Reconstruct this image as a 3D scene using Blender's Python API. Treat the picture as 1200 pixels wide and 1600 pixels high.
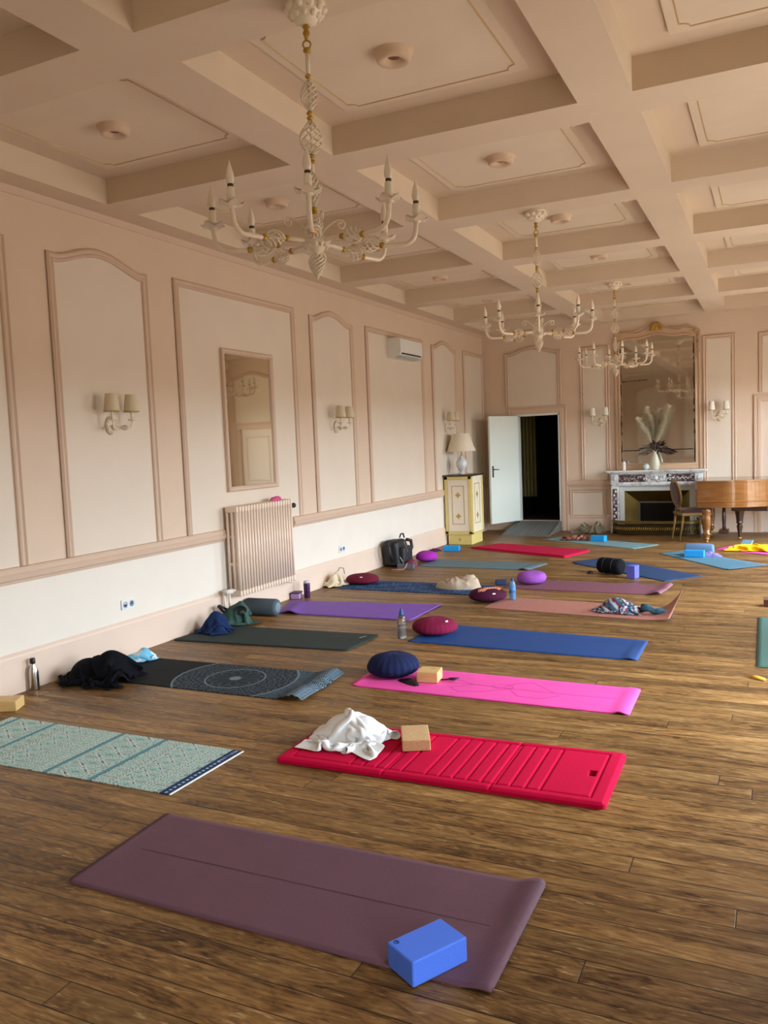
import bpy, bmesh, math, random
from math import sin, cos, pi, sqrt, radians, atan2
from mathutils import Vector, Matrix, noise

C = bpy.context.scene.collection
scene = bpy.context.scene
for o in list(bpy.data.objects): bpy.data.objects.remove(o)

# ------------------------------------------------------------------ camera
cam_d = bpy.data.cameras.new('camera'); cam = bpy.data.objects.new('camera', cam_d); C.objects.link(cam)
Rw = ((0.9019665, 0.4299371, -0.0401303), (-0.0011115, -0.0906240, -0.9958846), (-0.4318045, 0.8982992, -0.0812619))
bx_, by_, bz_ = Vector(Rw[0]).normalized(), -Vector(Rw[1]).normalized(), -Vector(Rw[2]).normalized()
M = Matrix.Identity(4)
for r in range(3):
    M[r][0] = bx_[r]; M[r][1] = by_[r]; M[r][2] = bz_[r]
cam.matrix_world = Matrix.Translation((4.8714, 0, 1.65)) @ M
cam_d.sensor_fit = 'VERTICAL'; cam_d.sensor_height = 32; cam_d.lens = 32 * 1281.85 / 1600
cam_d.clip_start = 0.05
scene.camera = cam

# ------------------------------------------------------------------ world and light
SKY = 30.0
w = bpy.data.worlds.new('world'); scene.world = w; w.use_nodes = True
nt = w.node_tree; nt.nodes.clear()
tc = nt.nodes.new('ShaderNodeTexCoord'); sp = nt.nodes.new('ShaderNodeSeparateXYZ')
rp = nt.nodes.new('ShaderNodeValToRGB'); bg = nt.nodes.new('ShaderNodeBackground'); wo = nt.nodes.new('ShaderNodeOutputWorld')
mr = nt.nodes.new('ShaderNodeMapRange'); mr.inputs[1].default_value = -1; mr.inputs[2].default_value = 1
nt.links.new(tc.outputs['Generated'], sp.inputs[0]); nt.links.new(sp.outputs[2], mr.inputs[0]); nt.links.new(mr.outputs[0], rp.inputs[0])
nt.links.new(rp.outputs[0], bg.inputs[0]); nt.links.new(bg.outputs[0], wo.inputs[0])
e = rp.color_ramp.elements
e[0].position = 0.0; e[0].color = (0.235, 0.215, 0.185, 1)
e[1].position = 1.0; e[1].color = (0.80, 0.94, 1.10, 1)
for p_, c_ in ((0.485, (0.20, 0.185, 0.16, 1)), (0.50, (0.10, 0.11, 0.08, 1)), (0.52, (0.12, 0.13, 0.09, 1)), (0.535, (0.86, 0.95, 1.06, 1))):
    n_ = e.new(p_); n_.color = c_
bg.inputs[1].default_value = SKY
scene.view_settings.view_transform = 'Standard'
scene.view_settings.look = 'None'
scene.view_settings.gamma = 1
scene.view_settings.use_curve_mapping = False
scene.view_settings.exposure = 0.0

XR, YB, YF, ZC = 6.06, 14.5326, -0.65, 3.57      # right wall, back wall, front wall, beam underside
WINDOWS = [(-0.1, 0.75), (4.3, 5.9), (8.0, 9.6), (11.7, 13.3)]
for a, b in WINDOWS:                           # portals: they give no light of their own, they guide sampling of the sky
    ld = bpy.data.lights.new('window_portal', 'AREA'); ld.shape = 'RECTANGLE'; ld.size = b - a; ld.size_y = 2.62
    ld.cycles.is_portal = True
    lo = bpy.data.objects.new('window_portal', ld); C.objects.link(lo)
    lo.matrix_world = Matrix.Translation((XR + 0.26, (a + b) / 2, 1.42)) @ Matrix(((0, 0, 1, 0), (1, 0, 0, 0), (0, 1, 0, 0), (0, 0, 0, 1)))

# ------------------------------------------------------------------ helpers
def lin(c):
    return tuple(((x / 255) / 12.92 if x / 255 <= 0.04045 else ((x / 255 + 0.055) / 1.055) ** 2.4) for x in c[:3]) + (1,)
MATS = {}
def mat(name, col=(200, 200, 200), rough=0.6, metal=0.0, bump=0.0, bscale=40.0, var=0.0, vscale=3.0, sheen=0.0, attr=None,
        stretch=None, trans=0.0, spec=0.5, coat=0.0):
    if name in MATS: return MATS[name]
    m = bpy.data.materials.new(name); m.use_nodes = True; MATS[name] = m
    t = m.node_tree; b = t.nodes['Principled BSDF']
    b.inputs['Base Color'].default_value = lin(col); b.inputs['Roughness'].default_value = rough
    b.inputs['Metallic'].default_value = metal; b.inputs['Specular IOR Level'].default_value = spec
    if sheen: b.inputs['Sheen Weight'].default_value = sheen
    if coat: b.inputs['Coat Weight'].default_value = coat
    if trans: b.inputs['Transmission Weight'].default_value = trans; b.inputs['IOR'].default_value = 1.45
    co = t.nodes.new('ShaderNodeTexCoord'); src = co.outputs['Object']
    if stretch:
        mp = t.nodes.new('ShaderNodeMapping'); mp.inputs['Scale'].default_value = stretch
        t.links.new(src, mp.inputs[0]); src = mp.outputs[0]
    base = None
    if attr:
        a = t.nodes.new('ShaderNodeVertexColor'); a.layer_name = attr; base = a.outputs[0]
    if var:
        n = t.nodes.new('ShaderNodeTexNoise'); n.inputs['Scale'].default_value = vscale; n.inputs['Detail'].default_value = 5
        t.links.new(src, n.inputs['Vector'])
        r = t.nodes.new('ShaderNodeMapRange'); r.inputs[1].default_value = 0.3; r.inputs[2].default_value = 0.7
        r.inputs[3].default_value = 1 - var; r.inputs[4].default_value = 1 + var
        t.links.new(n.outputs[0], r.inputs[0])
        mx = t.nodes.new('ShaderNodeMix'); mx.data_type = 'RGBA'; mx.blend_type = 'MULTIPLY'; mx.inputs[0].default_value = 1
        if base: t.links.new(base, mx.inputs[6])
        else: mx.inputs[6].default_value = lin(col)
        t.links.new(r.outputs[0], mx.inputs[7]); base = mx.outputs[2]
    if base: t.links.new(base, b.inputs['Base Color'])
    if bump:
        n2 = t.nodes.new('ShaderNodeTexNoise'); n2.inputs['Scale'].default_value = bscale; n2.inputs['Detail'].default_value = 4
        t.links.new(src, n2.inputs['Vector'])
        bp = t.nodes.new('ShaderNodeBump'); bp.inputs['Strength'].default_value = bump; bp.inputs['Distance'].default_value = 0.01
        t.links.new(n2.outputs[0], bp.inputs['Height']); t.links.new(bp.outputs[0], b.inputs['Normal'])
    return m

class MB:
    """collects geometry for one mesh object"""
    def __init__(s): s.v = []; s.f = []; s.mi = []; s.sm = []; s.col = None
    def add(s, vs, fs, smooth=False, mi=0, T=None):
        o = len(s.v)
        s.v += [tuple(T @ Vector(p)) for p in vs] if T else [tuple(p) for p in vs]
        for f in fs: s.f.append([i + o for i in f]); s.mi.append(mi); s.sm.append(smooth)
        return s
    def box(s, c, d, bev=0.0, rz=0.0, mi=0, T=None, seg=2, smooth=False):
        bm = bmesh.new(); bmesh.ops.create_cube(bm, size=1)
        for v in bm.verts: v.co = Vector((v.co.x * d[0], v.co.y * d[1], v.co.z * d[2]))
        if bev: bmesh.ops.bevel(bm, geom=list(bm.edges), offset=bev, segments=seg, affect='EDGES', profile=0.6)
        X = Matrix.Translation(c) @ Matrix.Rotation(rz, 4, 'Z')
        if T: X = T @ X
        bm.verts.index_update()
        s.add([v.co.copy() for v in bm.verts], [[v.index for v in f.verts] for f in bm.faces], smooth, mi, X); bm.free(); return s
    def b2(s, x0, x1, y0, y1, z0, z1, bev=0.0, mi=0):
        return s.box(((x0 + x1) / 2, (y0 + y1) / 2, (z0 + z1) / 2), (abs(x1 - x0), abs(y1 - y0), abs(z1 - z0)), bev, 0, mi)
    def lathe(s, prof, n=24, T=None, mi=0, smooth=True, sx=1, sy=1, cap=True):
        vs = []; fs = []
        for r, z in prof:
            for k in range(n):
                a = 2 * pi * k / n; vs.append((r * cos(a) * sx, r * sin(a) * sy, z))
        for i in range(len(prof) - 1):
            for k in range(n):
                k2 = (k + 1) % n; fs.append([i * n + k, i * n + k2, (i + 1) * n + k2, (i + 1) * n + k])
        if cap:
            fs.append(list(range(n))[::-1]); fs.append([(len(prof) - 1) * n + k for k in range(n)])
        return s.add(vs, fs, smooth, mi, T)
    def tube(s, pts, r, n=8, T=None, mi=0, closed=False, smooth=True, flat=1.0):
        pts = [Vector(p) for p in pts]; N = len(pts); rs = r if isinstance(r, (list, tuple)) else [r] * N
        vs = []; fs = []; up = None
        for i, p in enumerate(pts):
            if closed: d = pts[(i + 1) % N] - pts[i - 1]
            else: d = pts[min(i + 1, N - 1)] - pts[max(i - 1, 0)]
            if d.length < 1e-9: d = Vector((0, 0, 1))
            d.normalize()
            if up is None: up = d.orthogonal().normalized()
            up = (up - d * up.dot(d))
            up = up.normalized() if up.length > 1e-6 else d.orthogonal().normalized()
            sd = d.cross(up)
            for k in range(n):
                a = 2 * pi * k / n; vs.append(p + (up * cos(a) * flat + sd * sin(a)) * rs[i])
        for i in range(N if closed else N - 1):
            j = (i + 1) % N
            for k in range(n):
                k2 = (k + 1) % n; fs.append([i * n + k, i * n + k2, j * n + k2, j * n + k])
        if not closed: fs.append(list(range(n))[::-1]); fs.append([(N - 1) * n + k for k in range(n)])
        return s.add(vs, fs, smooth, mi, T)
    def sweep(s, path, prof, M2, closed=False, mi=0, smooth=False):
        """path: 2D points in a plane; prof: (offset to the left of travel, height); M2(u,v,h)->3D"""
        N = len(path); P = [Vector(p) for p in path]; vs = []; fs = []; K = len(prof)
        for i in range(N):
            if closed: a, b = P[i - 1], P[(i + 1) % N]
            else: a, b = P[max(i - 1, 0)], P[min(i + 1, N - 1)]
            d1 = (P[i] - a); d2 = (b - P[i])
            if d1.length < 1e-9: d1 = d2
            if d2.length < 1e-9: d2 = d1
            d1 = d1.normalized(); d2 = d2.normalized()
            n1 = Vector((-d1.y, d1.x)); n2 = Vector((-d2.y, d2.x)); m = n1 + n2
            m = m.normalized() if m.length > 1e-6 else n1
            k = 1 / max(0.35, m.dot(n1))
            for o, h in prof: q = P[i] + m * (o * k); vs.append(M2(q.x, q.y, h))
        for i in range(N if closed else N - 1):
            j = (i + 1) % N
            for k in range(K - 1): fs.append([i * K + k, i * K + k + 1, j * K + k + 1, j * K + k])
        if not closed: fs.append(list(range(K))); fs.append([(N - 1) * K + k for k in range(K)][::-1])
        return s.add(vs, fs, smooth, mi)
    def prism(s, pts, M2, h0, h1, mi=0, mi2=None):
        n = len(pts); vs = [M2(x, y, h0) for x, y in pts] + [M2(x, y, h1) for x, y in pts]
        s.add(vs, [list(range(n))[::-1]] + [[i, (i + 1) % n, n + (i + 1) % n, n + i] for i in range(n)], False, mi)
        return s.add(vs[n:], [list(range(n))], False, mi if mi2 is None else mi2)
    def ball(s, c, r, n=12, m=8, sx=1, sy=1, sz=1, T=None, mi=0):
        pr = [(max(1e-4, r * sin(pi * i / m)), -r * cos(pi * i / m) * sz) for i in range(m + 1)]
        X = Matrix.Translation(c); X = T @ X if T else X
        return s.lathe(pr, n, X, mi, True, sx, sy)
    def build(s, name, mats, parent=None, recalc=True):
        me = bpy.data.meshes.new(name); me.from_pydata(s.v, [], s.f)
        for m in (mats if isinstance(mats, (list, tuple)) else [mats]): me.materials.append(m)
        me.polygons.foreach_set('material_index', s.mi); me.polygons.foreach_set('use_smooth', s.sm)
        if recalc:
            bm = bmesh.new(); bm.from_mesh(me); bmesh.ops.recalc_face_normals(bm, faces=bm.faces); bm.to_mesh(me); bm.free()
        me.update()
        o = bpy.data.objects.new(name, me); C.objects.link(o)
        if parent: o.parent = parent
        return o

def build_split(mb, name, mats, parent=None):
    """every loose piece of the collected geometry becomes an object of its own"""
    par = list(range(len(mb.v)))
    def fd(a):
        while par[a] != a: par[a] = par[par[a]]; a = par[a]
        return a
    for f in mb.f:
        for k in f[1:]: par[fd(k)] = fd(f[0])
    grp = {}
    for i, f in enumerate(mb.f): grp.setdefault(fd(f[0]), []).append(i)
    out = []
    for fl in grp.values():
        m2 = MB(); mp = {}
        for i in fl:
            for k in mb.f[i]:
                if k not in mp: mp[k] = len(m2.v); m2.v.append(mb.v[k])
            m2.f.append([mp[k] for k in mb.f[i]]); m2.mi.append(mb.mi[i]); m2.sm.append(mb.sm[i])
        out.append(m2.build(name, mats, parent))
    return out

def tag(o, label=None, cat=None, group=None, kind=None):
    if label: o['label'] = label
    if cat: o['category'] = cat
    if group: o['group'] = group
    if kind: o['kind'] = kind
    return o
def thing(name, label, cat, loc=(0, 0, 0), rz=0.0, group=None):
    o = bpy.data.objects.new(name, None); C.objects.link(o); o.empty_display_size = 0.1
    o.location = loc; o.rotation_euler = (0, 0, rz); return tag(o, label, cat, group)
def place(o, loc, rz=0.0): o.location = loc; o.rotation_euler = (0, 0, rz); return o
def struct(o): o['kind'] = 'structure'; return o
def copy_tree(o, parent=None):
    c = o.copy(); C.objects.link(c)
    if parent: c.parent = parent
    for ch in [x for x in bpy.data.objects if x.parent == o]: copy_tree(ch, c)
    return c
def ss(a, b, x):
    t = min(1, max(0, (x - a) / (b - a))); return t * t * (3 - 2 * t)
def nz(x, y, z=0.0): return noise.noise(Vector((x, y, z)))

# ------------------------------------------------------------------ materials of the room
FIELD = mat('pink_wall_paint', (219, 196, 172), 0.65, bump=0.05, bscale=90, var=0.02)
CREAM = mat('cream_panel_paint', (225, 211, 192), 0.65, bump=0.05, bscale=90, var=0.02)
DADO = mat('pale_dado_paint', (232, 224, 210), 0.6, bump=0.05, bscale=90, var=0.02)
MOULD = mat('pink_moulding_paint', (210, 184, 160), 0.55)
SKIRT = mat('skirting_paint', (224, 202, 182), 0.5, var=0.02)
CEIL = mat('ceiling_paint', (220, 201, 176), 0.75, bump=0.08, bscale=60, var=0.03, vscale=2)
CEILP = mat('ceiling_panel_paint', (226, 209, 184), 0.75, bump=0.08, bscale=60, var=0.03)
GOLD = mat('gilding', (188, 150, 62), 0.4, 0.55, var=0.15, vscale=30)
GOLDP = mat('ochre_gold_paint', (186, 156, 84), 0.5, 0.2)
WHITE = mat('white_paint', (226, 230, 226), 0.35)
IVORY = mat('ivory_enamel', (236, 222, 198), 0.35, var=0.04, vscale=20)
BLACKM = mat('black_metal', (22, 22, 24), 0.4)

def floor_material():
    m = bpy.data.materials.new('oak_plank_floor'); m.use_nodes = True; t = m.node_tree; N = t.nodes; L = t.links
    b = N['Principled BSDF']; b.inputs['Specular IOR Level'].default_value = 0.28; co = N.new('ShaderNodeTexCoord'); se = N.new('ShaderNodeSeparateXYZ'); L.new(co.outputs['Object'], se.inputs[0])
    def mth(op, a, c=None, d=None):
        n = N.new('ShaderNodeMath'); n.operation = op
        for i, v in enumerate((a, c, d)):
            if v is None: continue
            if isinstance(v, (int, float)): n.inputs[i].default_value = v
            else: L.new(v, n.inputs[i])
        return n.outputs[0]
    def rng(v, a, c, d, e_):
        n = N.new('ShaderNodeMapRange'); L.new(v, n.inputs[0])
        for i, q in zip((1, 2, 3, 4), (a, c, d, e_)): n.inputs[i].default_value = q
        return n.outputs[0]
    def mixc(f, A, B, mode='MIX'):
        n = N.new('ShaderNodeMix'); n.data_type = 'RGBA'; n.blend_type = mode
        if isinstance(f, (int, float)): n.inputs[0].default_value = f
        else: L.new(f, n.inputs[0])
        for i, v in ((6, A), (7, B)):
            if isinstance(v, tuple): n.inputs[i].default_value = v
            else: L.new(v, n.inputs[i])
        return n.outputs[2]
    W_ = 0.118; LL = 4.4
    yr = mth('DIVIDE', se.outputs[1], W_); row = mth('FLOOR', yr)
    w1 = N.new('ShaderNodeTexWhiteNoise'); w1.noise_dimensions = '1D'; L.new(row, w1.inputs['W'])
    xs_ = mth('ADD', mth('DIVIDE', se.outputs[0], LL), mth('MULTIPLY', w1.outputs[0], 7.0)); colx = mth('FLOOR', xs_)
    cv = N.new('ShaderNodeCombineXYZ'); L.new(row, cv.inputs[0]); L.new(colx, cv.inputs[1])
    w2 = N.new('ShaderNodeTexWhiteNoise'); w2.noise_dimensions = '2D'; L.new(cv.outputs[0], w2.inputs['Vector'])
    fy = mth('FRACT', yr); fx = mth('FRACT', xs_)
    ey = mth('MULTIPLY', mth('MINIMUM', fy, mth('SUBTRACT', 1.0, fy)), W_); ex = mth('MULTIPLY', mth('MINIMUM', fx, mth('SUBTRACT', 1.0, fx)), LL)
    seam = rng(mth('MINIMUM', ey, ex), 0.0008, 0.0032, 1.0, 0.0)
    # grain coordinates, shifted per plank
    sh_ = N.new('ShaderNodeVectorMath'); sh_.operation = 'MULTIPLY_ADD'; sh_.inputs[1].default_value = (9, 5, 3); L.new(w2.outputs['Color'], sh_.inputs[0]); L.new(co.outputs['Object'], sh_.inputs[2])
    def mapped(sc):
        n = N.new('ShaderNodeMapping'); n.inputs['Scale'].default_value = sc; L.new(sh_.outputs[0], n.inputs[0]); return n.outputs[0]
    def noi(v, sc, de, ro, di):
        n = N.new('ShaderNodeTexNoise'); n.inputs['Scale'].default_value = sc; n.inputs['Detail'].default_value = de; n.inputs['Roughness'].default_value = ro; n.inputs['Distortion'].default_value = di
        L.new(v, n.inputs['Vector']); return n.outputs[0]
    big = noi(mapped((1.0, 7.0, 1)), 1.3, 4, .5, .6)                    # broad figure
    rings = mth('FRACT', mth('MULTIPLY', big, 13.0)); rings = mth('ABSOLUTE', mth('SUBTRACT', rings, .5))      # cathedral lines
    fine = noi(mapped((6, 70, 1)), 1.6, 6, .7, .3)
    mott = noi(mapped((5, 16, 1)), 1.5, 7, .65, 1.2)
    g = mth('ADD', mth('ADD', mth('MULTIPLY', big, .37), mth('MULTIPLY', fine, .27)), mth('ADD', mth('MULTIPLY', mott, .34), mth('MULTIPLY', rings, .17)))
    r1 = N.new('ShaderNodeValToRGB'); el = r1.color_ramp.elements; L.new(g, r1.inputs[0])
    el[0].position = 0.42; el[0].color = lin((70, 44, 20)); el[1].position = 0.69; el[1].color = lin((182, 146, 92))
    for p_, c_ in ((.475, (108, 76, 40)), (.54, (134, 98, 54)), (.60, (152, 116, 68))): q = el.new(p_); q.color = lin(c_)
    tone = rng(w2.outputs[0], 0, 1, .70, 1.12)
    c1 = mixc(1.0, r1.outputs[0], tone, 'MULTIPLY')
    worn = rng(noi(co.outputs['Object'], .9, 4, .5, 0), .3, .7, .84, 1.14); c1 = mixc(1.0, c1, worn, 'MULTIPLY')
    fl_ = rng(noi(mapped((9, 60, 1)), 1.2, 5, .6, 0), .61, .70, 0, .6); c1 = mixc(fl_, c1, lin((198, 168, 116)))
    c1 = mixc(seam, c1, lin((34, 20, 9))); L.new(c1, b.inputs['Base Color'])
    L.new(rng(mott, .3, .7, .34, .56), b.inputs['Roughness'])
    bp = N.new('ShaderNodeBump'); bp.inputs['Strength'].default_value = 0.35; bp.inputs['Distance'].default_value = 0.003
    L.new(mth('SUBTRACT', mth('MULTIPLY', mott, .8), mth('MULTIPLY', seam, 1.5)), bp.inputs['Height']); L.new(bp.outputs[0], b.inputs['Normal'])
    return m
FLOORM = floor_material()

# ------------------------------------------------------------------ shell
struct(MB().b2(-0.2, XR + 0.2, YF - 0.2, YB + 0.02, -0.1, 0).build('floor', FLOORM))
struct(MB().b2(-0.2, 0, YF - 0.2, YB + 0.2, 0, 3.95).build('wall_left', FIELD))
wb = MB()
DX0, DX1, DZ0, DZ1 = 0.61, 1.40, 0.17, 2.09
for a, b, c, d in ((0, DX0, 0, 3.95), (DX1, 4.66, 0, 3.95), (5.45, XR, 0, 3.95), (DX0, DX1, DZ1, 3.95), (DX0, DX1, 0, DZ0), (4.66, 5.45, DZ1, 3.95)):
    wb.b2(a, b, YB, YB + 0.2, c, d)
struct(wb.build('wall_back', FIELD))
wf = MB()
for a, b, c, d in ((0, .55, 0, 3.95), (1.45, XR, 0, 3.95), (.55, 1.45, 2.2, 3.95)): wf.b2(a, b, YF - 0.2, YF, c, d)
struct(wf.build('wall_front', FIELD))
wr = MB(); ys = [YF - 0.2] + [v for p in WINDOWS for v in p] + [YB + 0.2]
for i in range(0, len(ys), 2): wr.b2(XR, XR + 0.25, ys[i], ys[i + 1], 0, 3.95)
for a, b in WINDOWS: wr.b2(XR, XR + 0.25, a, b, 2.72, 3.95); wr.b2(XR, XR + 0.25, a, b, 0, 0.12)
struct(wr.build('wall_right', FIELD))

# ceiling: a grid of beams with recessed coffers
COX = [(0.25, 1.896), (2.225, 3.837), (4.144, 5.81)]
ENDS = [1.20, 3.07, 4.945, 6.835, 8.70, 10.56, 12.45, 14.28]; STARTS = [-0.35, 1.53, 3.40, 5.28, 7.167, 9.04, 10.925, 12.84]
ZD = 3.755
cb = MB(); xs = [-0.02] + [v for p in COX for v in p] + [XR + 0.02]; yg = [YF - .02] + [v for p in zip(STARTS, ENDS) for v in p] + [YB + 0.02]
for i in range(len(xs) - 1):
    for j in range(len(yg) - 1):
        x0, x1, y0, y1 = xs[i], xs[i + 1], yg[j], yg[j + 1]
        if i % 2 == 1 and j % 2 == 1:
            cb.b2(x0, x1, y0, y1, ZD, 3.95)
        else: cb.b2(x0, x1, y0, y1, ZC, 3.95)
struct(cb.build('ceiling', CEIL))
# raised plate with a scooped bead line in every coffer
def scoop(x0, x1, y0, y1, r=0.05, n=5):
    pts = []
    for cx, cy, a0 in ((x0, y0, 90), (x1, y0, 180), (x1, y1, 270), (x0, y1, 0)):
        for k in range(n + 1):
            a = radians(a0 - 90 * k / n); pts.append((cx + r * cos(a), cy + r * sin(a)))
    return pts
trim_i = 0
def tname():
    global trim_i; trim_i += 1; return 'trim_%d' % trim_i
LINE = mat('brown_gold_line', (198, 168, 122), 0.6, 0.0)
rose0 = None; ROSE = []
for ci, (x0, x1) in enumerate(COX):
    for k, (y0, y1) in enumerate(zip(STARTS, ENDS)):
        p = MB(); ix, iy = 0.22, 0.20
        p.b2(x0 + ix, x1 - ix, y0 + iy, y1 - iy, ZD - 0.022, ZD + 0.01, 0.004)
        P_ = scoop(x0 + ix + .06, x1 - ix - .06, y0 + iy + .055, y1 - iy - .055)
        p.sweep(P_, [(0.0045, 0), (0.002, 0.005), (-0.002, 0.005), (-0.0045, 0)], lambda u, v, h: (u, v, ZD - 0.022 - h), True, 1)
        struct(p.build(tname(), [CEILP, LINE]))
        if ci < 2 and k >= 2: ROSE.append(((x0 + x1) / 2, (y0 + y1) / 2))
def make_rosette():
    t = thing('ceiling_rosette', '', 'ceiling boss')
    b = MB(); b.lathe([(0.034, -0.022), (0.05, -0.045), (0.075, -0.055), (0.088, -0.05), (0.094, -0.036), (0.096, -0.012), (0.11, -0.006), (0.112, 0.0)], 28, cap=False)
    b.build('ring', mat('rosette_paint', (212, 186, 158), .75), t)
    MB().lathe([(0.036, -0.022), (0.03, -0.028), (0.001, -0.03)], 20).build('centre_hole', mat('dark_plaster', (120, 84, 62), .8), t)
    return t

# wall mouldings
PROF = [(0.0, 0), (0.0, 0.016), (0.014, 0.030), (0.026, 0.018), (0.038, 0.016), (0.052, 0.026), (0.062, 0.020), (0.066, 0.008), (0.070, 0.0)]
LW = lambda u, v, h: (h, u, v)                  # left wall: u = y, v = z
BW = lambda u, v, h: (u, YB - h, v)             # back wall: u = x, v = z
RW = lambda u, v, h: (XR - h, u, v)
FW = lambda u, v, h: (u, YF + h, v)
def arch_top(a, b, zs, rise, n=20):
    w_ = b - a; pts = [(a, zs), (a + 0.09 * w_, zs - 0.005)]
    for k in range(n + 1):
        t_ = k / n; u = a + w_ * (0.11 + 0.78 * t_); s_ = sin(pi * t_)
        pts.append((u, zs + rise * (s_ ** 1.2 if s_ > 0 else 0)))
    pts += [(b - 0.09 * w_, zs - 0.005), (b, zs)]
    return pts
def panel(W, a, b, z0, z1, arch=0.0, closed=False, inset=True, fm=None):
    top = arch_top(a, b, z1, arch) if arch else [(a, z1), (b, z1)]
    p = MB(); path = [(a, z0)] + top + [(b, z0)]
    if inset: p.prism(path, W, 0.0, 0.004, mi=1)
    # travelling up, across, down: the inside of the panel is on the right, so offsets are negative
    pr = [(-o_, h_) for o_, h_ in PROF]
    p.sweep(path, pr, W, closed)
    return struct(p.build(tname(), [MOULD, fm or CREAM]))
ZP, ZR = 3.215, 0.895
for a, b, ar in ((-0.6, 0.4, 0), (0.75, 1.8, .1), (2.15, 4.17, 0), (4.535, 5.61, .1), (5.955, 7.985, 0), (8.325, 9.385, .1), (9.76, 11.69, 0), (12.05, 13.13, .1), (13.48, 14.5, 0)):
    panel(LW, a, b, ZR, ZP - (0.03 if ar else 0), ar)
    if all(b < w0 - .1 or a > w1 + .1 for w0, w1 in WINDOWS): panel(RW, a, b, ZR, ZP - (0.03 if ar else 0), ar)
panel(BW, 0.43, 1.45, 2.25, 3.20, .1); panel(BW, 4.61, 5.63, 2.25, 3.20, .1)
panel(BW, 1.78, 2.28, ZR, 3.2); panel(BW, 3.78, 4.28, ZR, 3.22); 
panel(BW, 1.56, 2.2, 0.22, 0.74, closed=True)
panel(FW, 0.43, 1.57, 2.4, 3.2, .1)
for a, b in ((2.0, 3.6), (3.95, 5.7)): panel(FW, a, b, ZR, 3.2)
RAIL = [(0.0, 0), (0.0, 0.014), (0.022, 0.020), (0.03, 0.034), (0.062, 0.04), (0.075, 0.028), (0.098, 0.03), (0.112, 0.022), (0.118, 0)]
def rail(W, a, b): struct(MB().sweep([(a, ZR - 0.118), (b, ZR - 0.118)], RAIL, W).build(tname(), MOULD))
rail(LW, YF, 6.50); rail(LW, 7.77, YB)
rail(BW, 1.50, 2.30); rail(BW, 3.80, 4.55); rail(FW, 1.6, XR)
BASE = [(0.0, 0), (0.0, 0.022), (0.255, 0.022), (0.27, 0.018), (0.288, 0.006), (0.29, 0)]
def skirt(W, a, b, n): struct(MB().sweep([(a, 0), (b, 0)], BASE, W).build(n, SKIRT))
skirt(LW, YF, YB, 'baseboard_left'); skirt(BW, 1.50, 2.30, 'baseboard_back'); skirt(BW, 3.78, 4.56, 'baseboard_back'); skirt(FW, 1.6, XR, 'baseboard_front')
# dado band: the paler paint below the chair rail
struct(MB().b2(0, 0.003, YF, YB, 0.28, ZR - 0.11).build(tname(), DADO))
struct(MB().sweep([(YF, 3.52), (YB, 3.52)], [(0, 0), (0.0, 0.01), (0.02, 0.018), (0.05, 0.03), (0.05, 0)], LW).build(tname(), MOULD))

# windows on the right-hand wall
GLASS = bpy.data.materials.new('window_glass'); GLASS.use_nodes = True
_t = GLASS.node_tree; _t.nodes.clear(); _o = _t.nodes.new('ShaderNodeOutputMaterial'); _m = _t.nodes.new('ShaderNodeMixShader'); _a = _t.nodes.new('ShaderNodeBsdfTransparent'); _g = _t.nodes.new('ShaderNodeBsdfGlossy')
_g.inputs['Roughness'].default_value = 0.02; _m.inputs[0].default_value = 0.06
_t.links.new(_a.outputs[0], _m.inputs[1]); _t.links.new(_g.outputs[0], _m.inputs[2]); _t.links.new(_m.outputs[0], _o.inputs[0])
for i, (a, b) in enumerate(WINDOWS):
    f = MB(); z0, z1 = 0.12, 2.72; X0 = XR + 0.10
    for y in (a + .03, (a + b) / 2, b - .03): f.box((X0, y, (z0 + z1) / 2), (.05, .06, z1 - z0), .006)
    for z in (z0 + .03, 0.85, 1.78, z1 - .03): f.box((X0, (a + b) / 2, z), (.045, b - a, .05 if z < 2.6 and z > .2 else .06), .006)
    fr = struct(f.build('window_%d' % (i + 1), WHITE))
    MB().b2(X0 - .003, X0 + .003, a + .04, b - .04, z0 + .03, z1 - .03).build('window_pane', GLASS, fr)
    struct(MB().sweep([(a, .0), (a, z1), (b, z1), (b, .0)], [(0.0, 0), (0.0, 0.03), (0.06, 0.03), (0.09, 0.015), (0.09, 0)], RW).build(tname(), MOULD))

# doorway on the back wall: casing, open door, hallway behind, ramp
CAS = [(0.0, 0), (0.0, 0.02), (0.02, 0.028), (0.06, 0.028), (0.065, 0.02), (0.095, 0.02), (0.10, 0.032), (0.115, 0.032), (0.12, 0)]
def casing(W, x0, x1, z1, z0=0.0, m=None): struct(MB().sweep([(x0, z0), (x0, z1), (x1, z1), (x1, z0)], CAS, W).build(tname(), m or MOULD))
casing(BW, DX0 - .01, DX1 + .01, DZ1 + .01); casing(BW, 4.66, 5.45, DZ1 + .01); casing(FW, .55, 1.45, 2.2)
j = MB()
for x in (DX0 - .005, DX1 + .005 - .03): j.b2(x, x + .03, YB - .01, YB + .2, DZ0, DZ1)
j.b2(DX0, DX1, YB - .01, YB + .2, DZ1 - .025, DZ1 + .01)
struct(j.build(tname(), WHITE))
door = struct(MB().box((0.39, 0.02, 0.955), (0.78, 0.04, 1.89), .003).build('door_1', mat('pale_green_white_door', (232, 242, 232), 0.4)))
place(door, (0.625, YB - 0.03, DZ0 + 0.005), radians(-90 - 23))
h = MB(); h.box((0.725, -0.006, 0.93), (0.03, 0.01, 0.2), .003); h.tube([(0.725, 0, 0.97), (0.725, -0.045, 0.97), (0.70, -0.05, 0.97), (0.62, -0.05, 0.965)], 0.008, 8)
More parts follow.
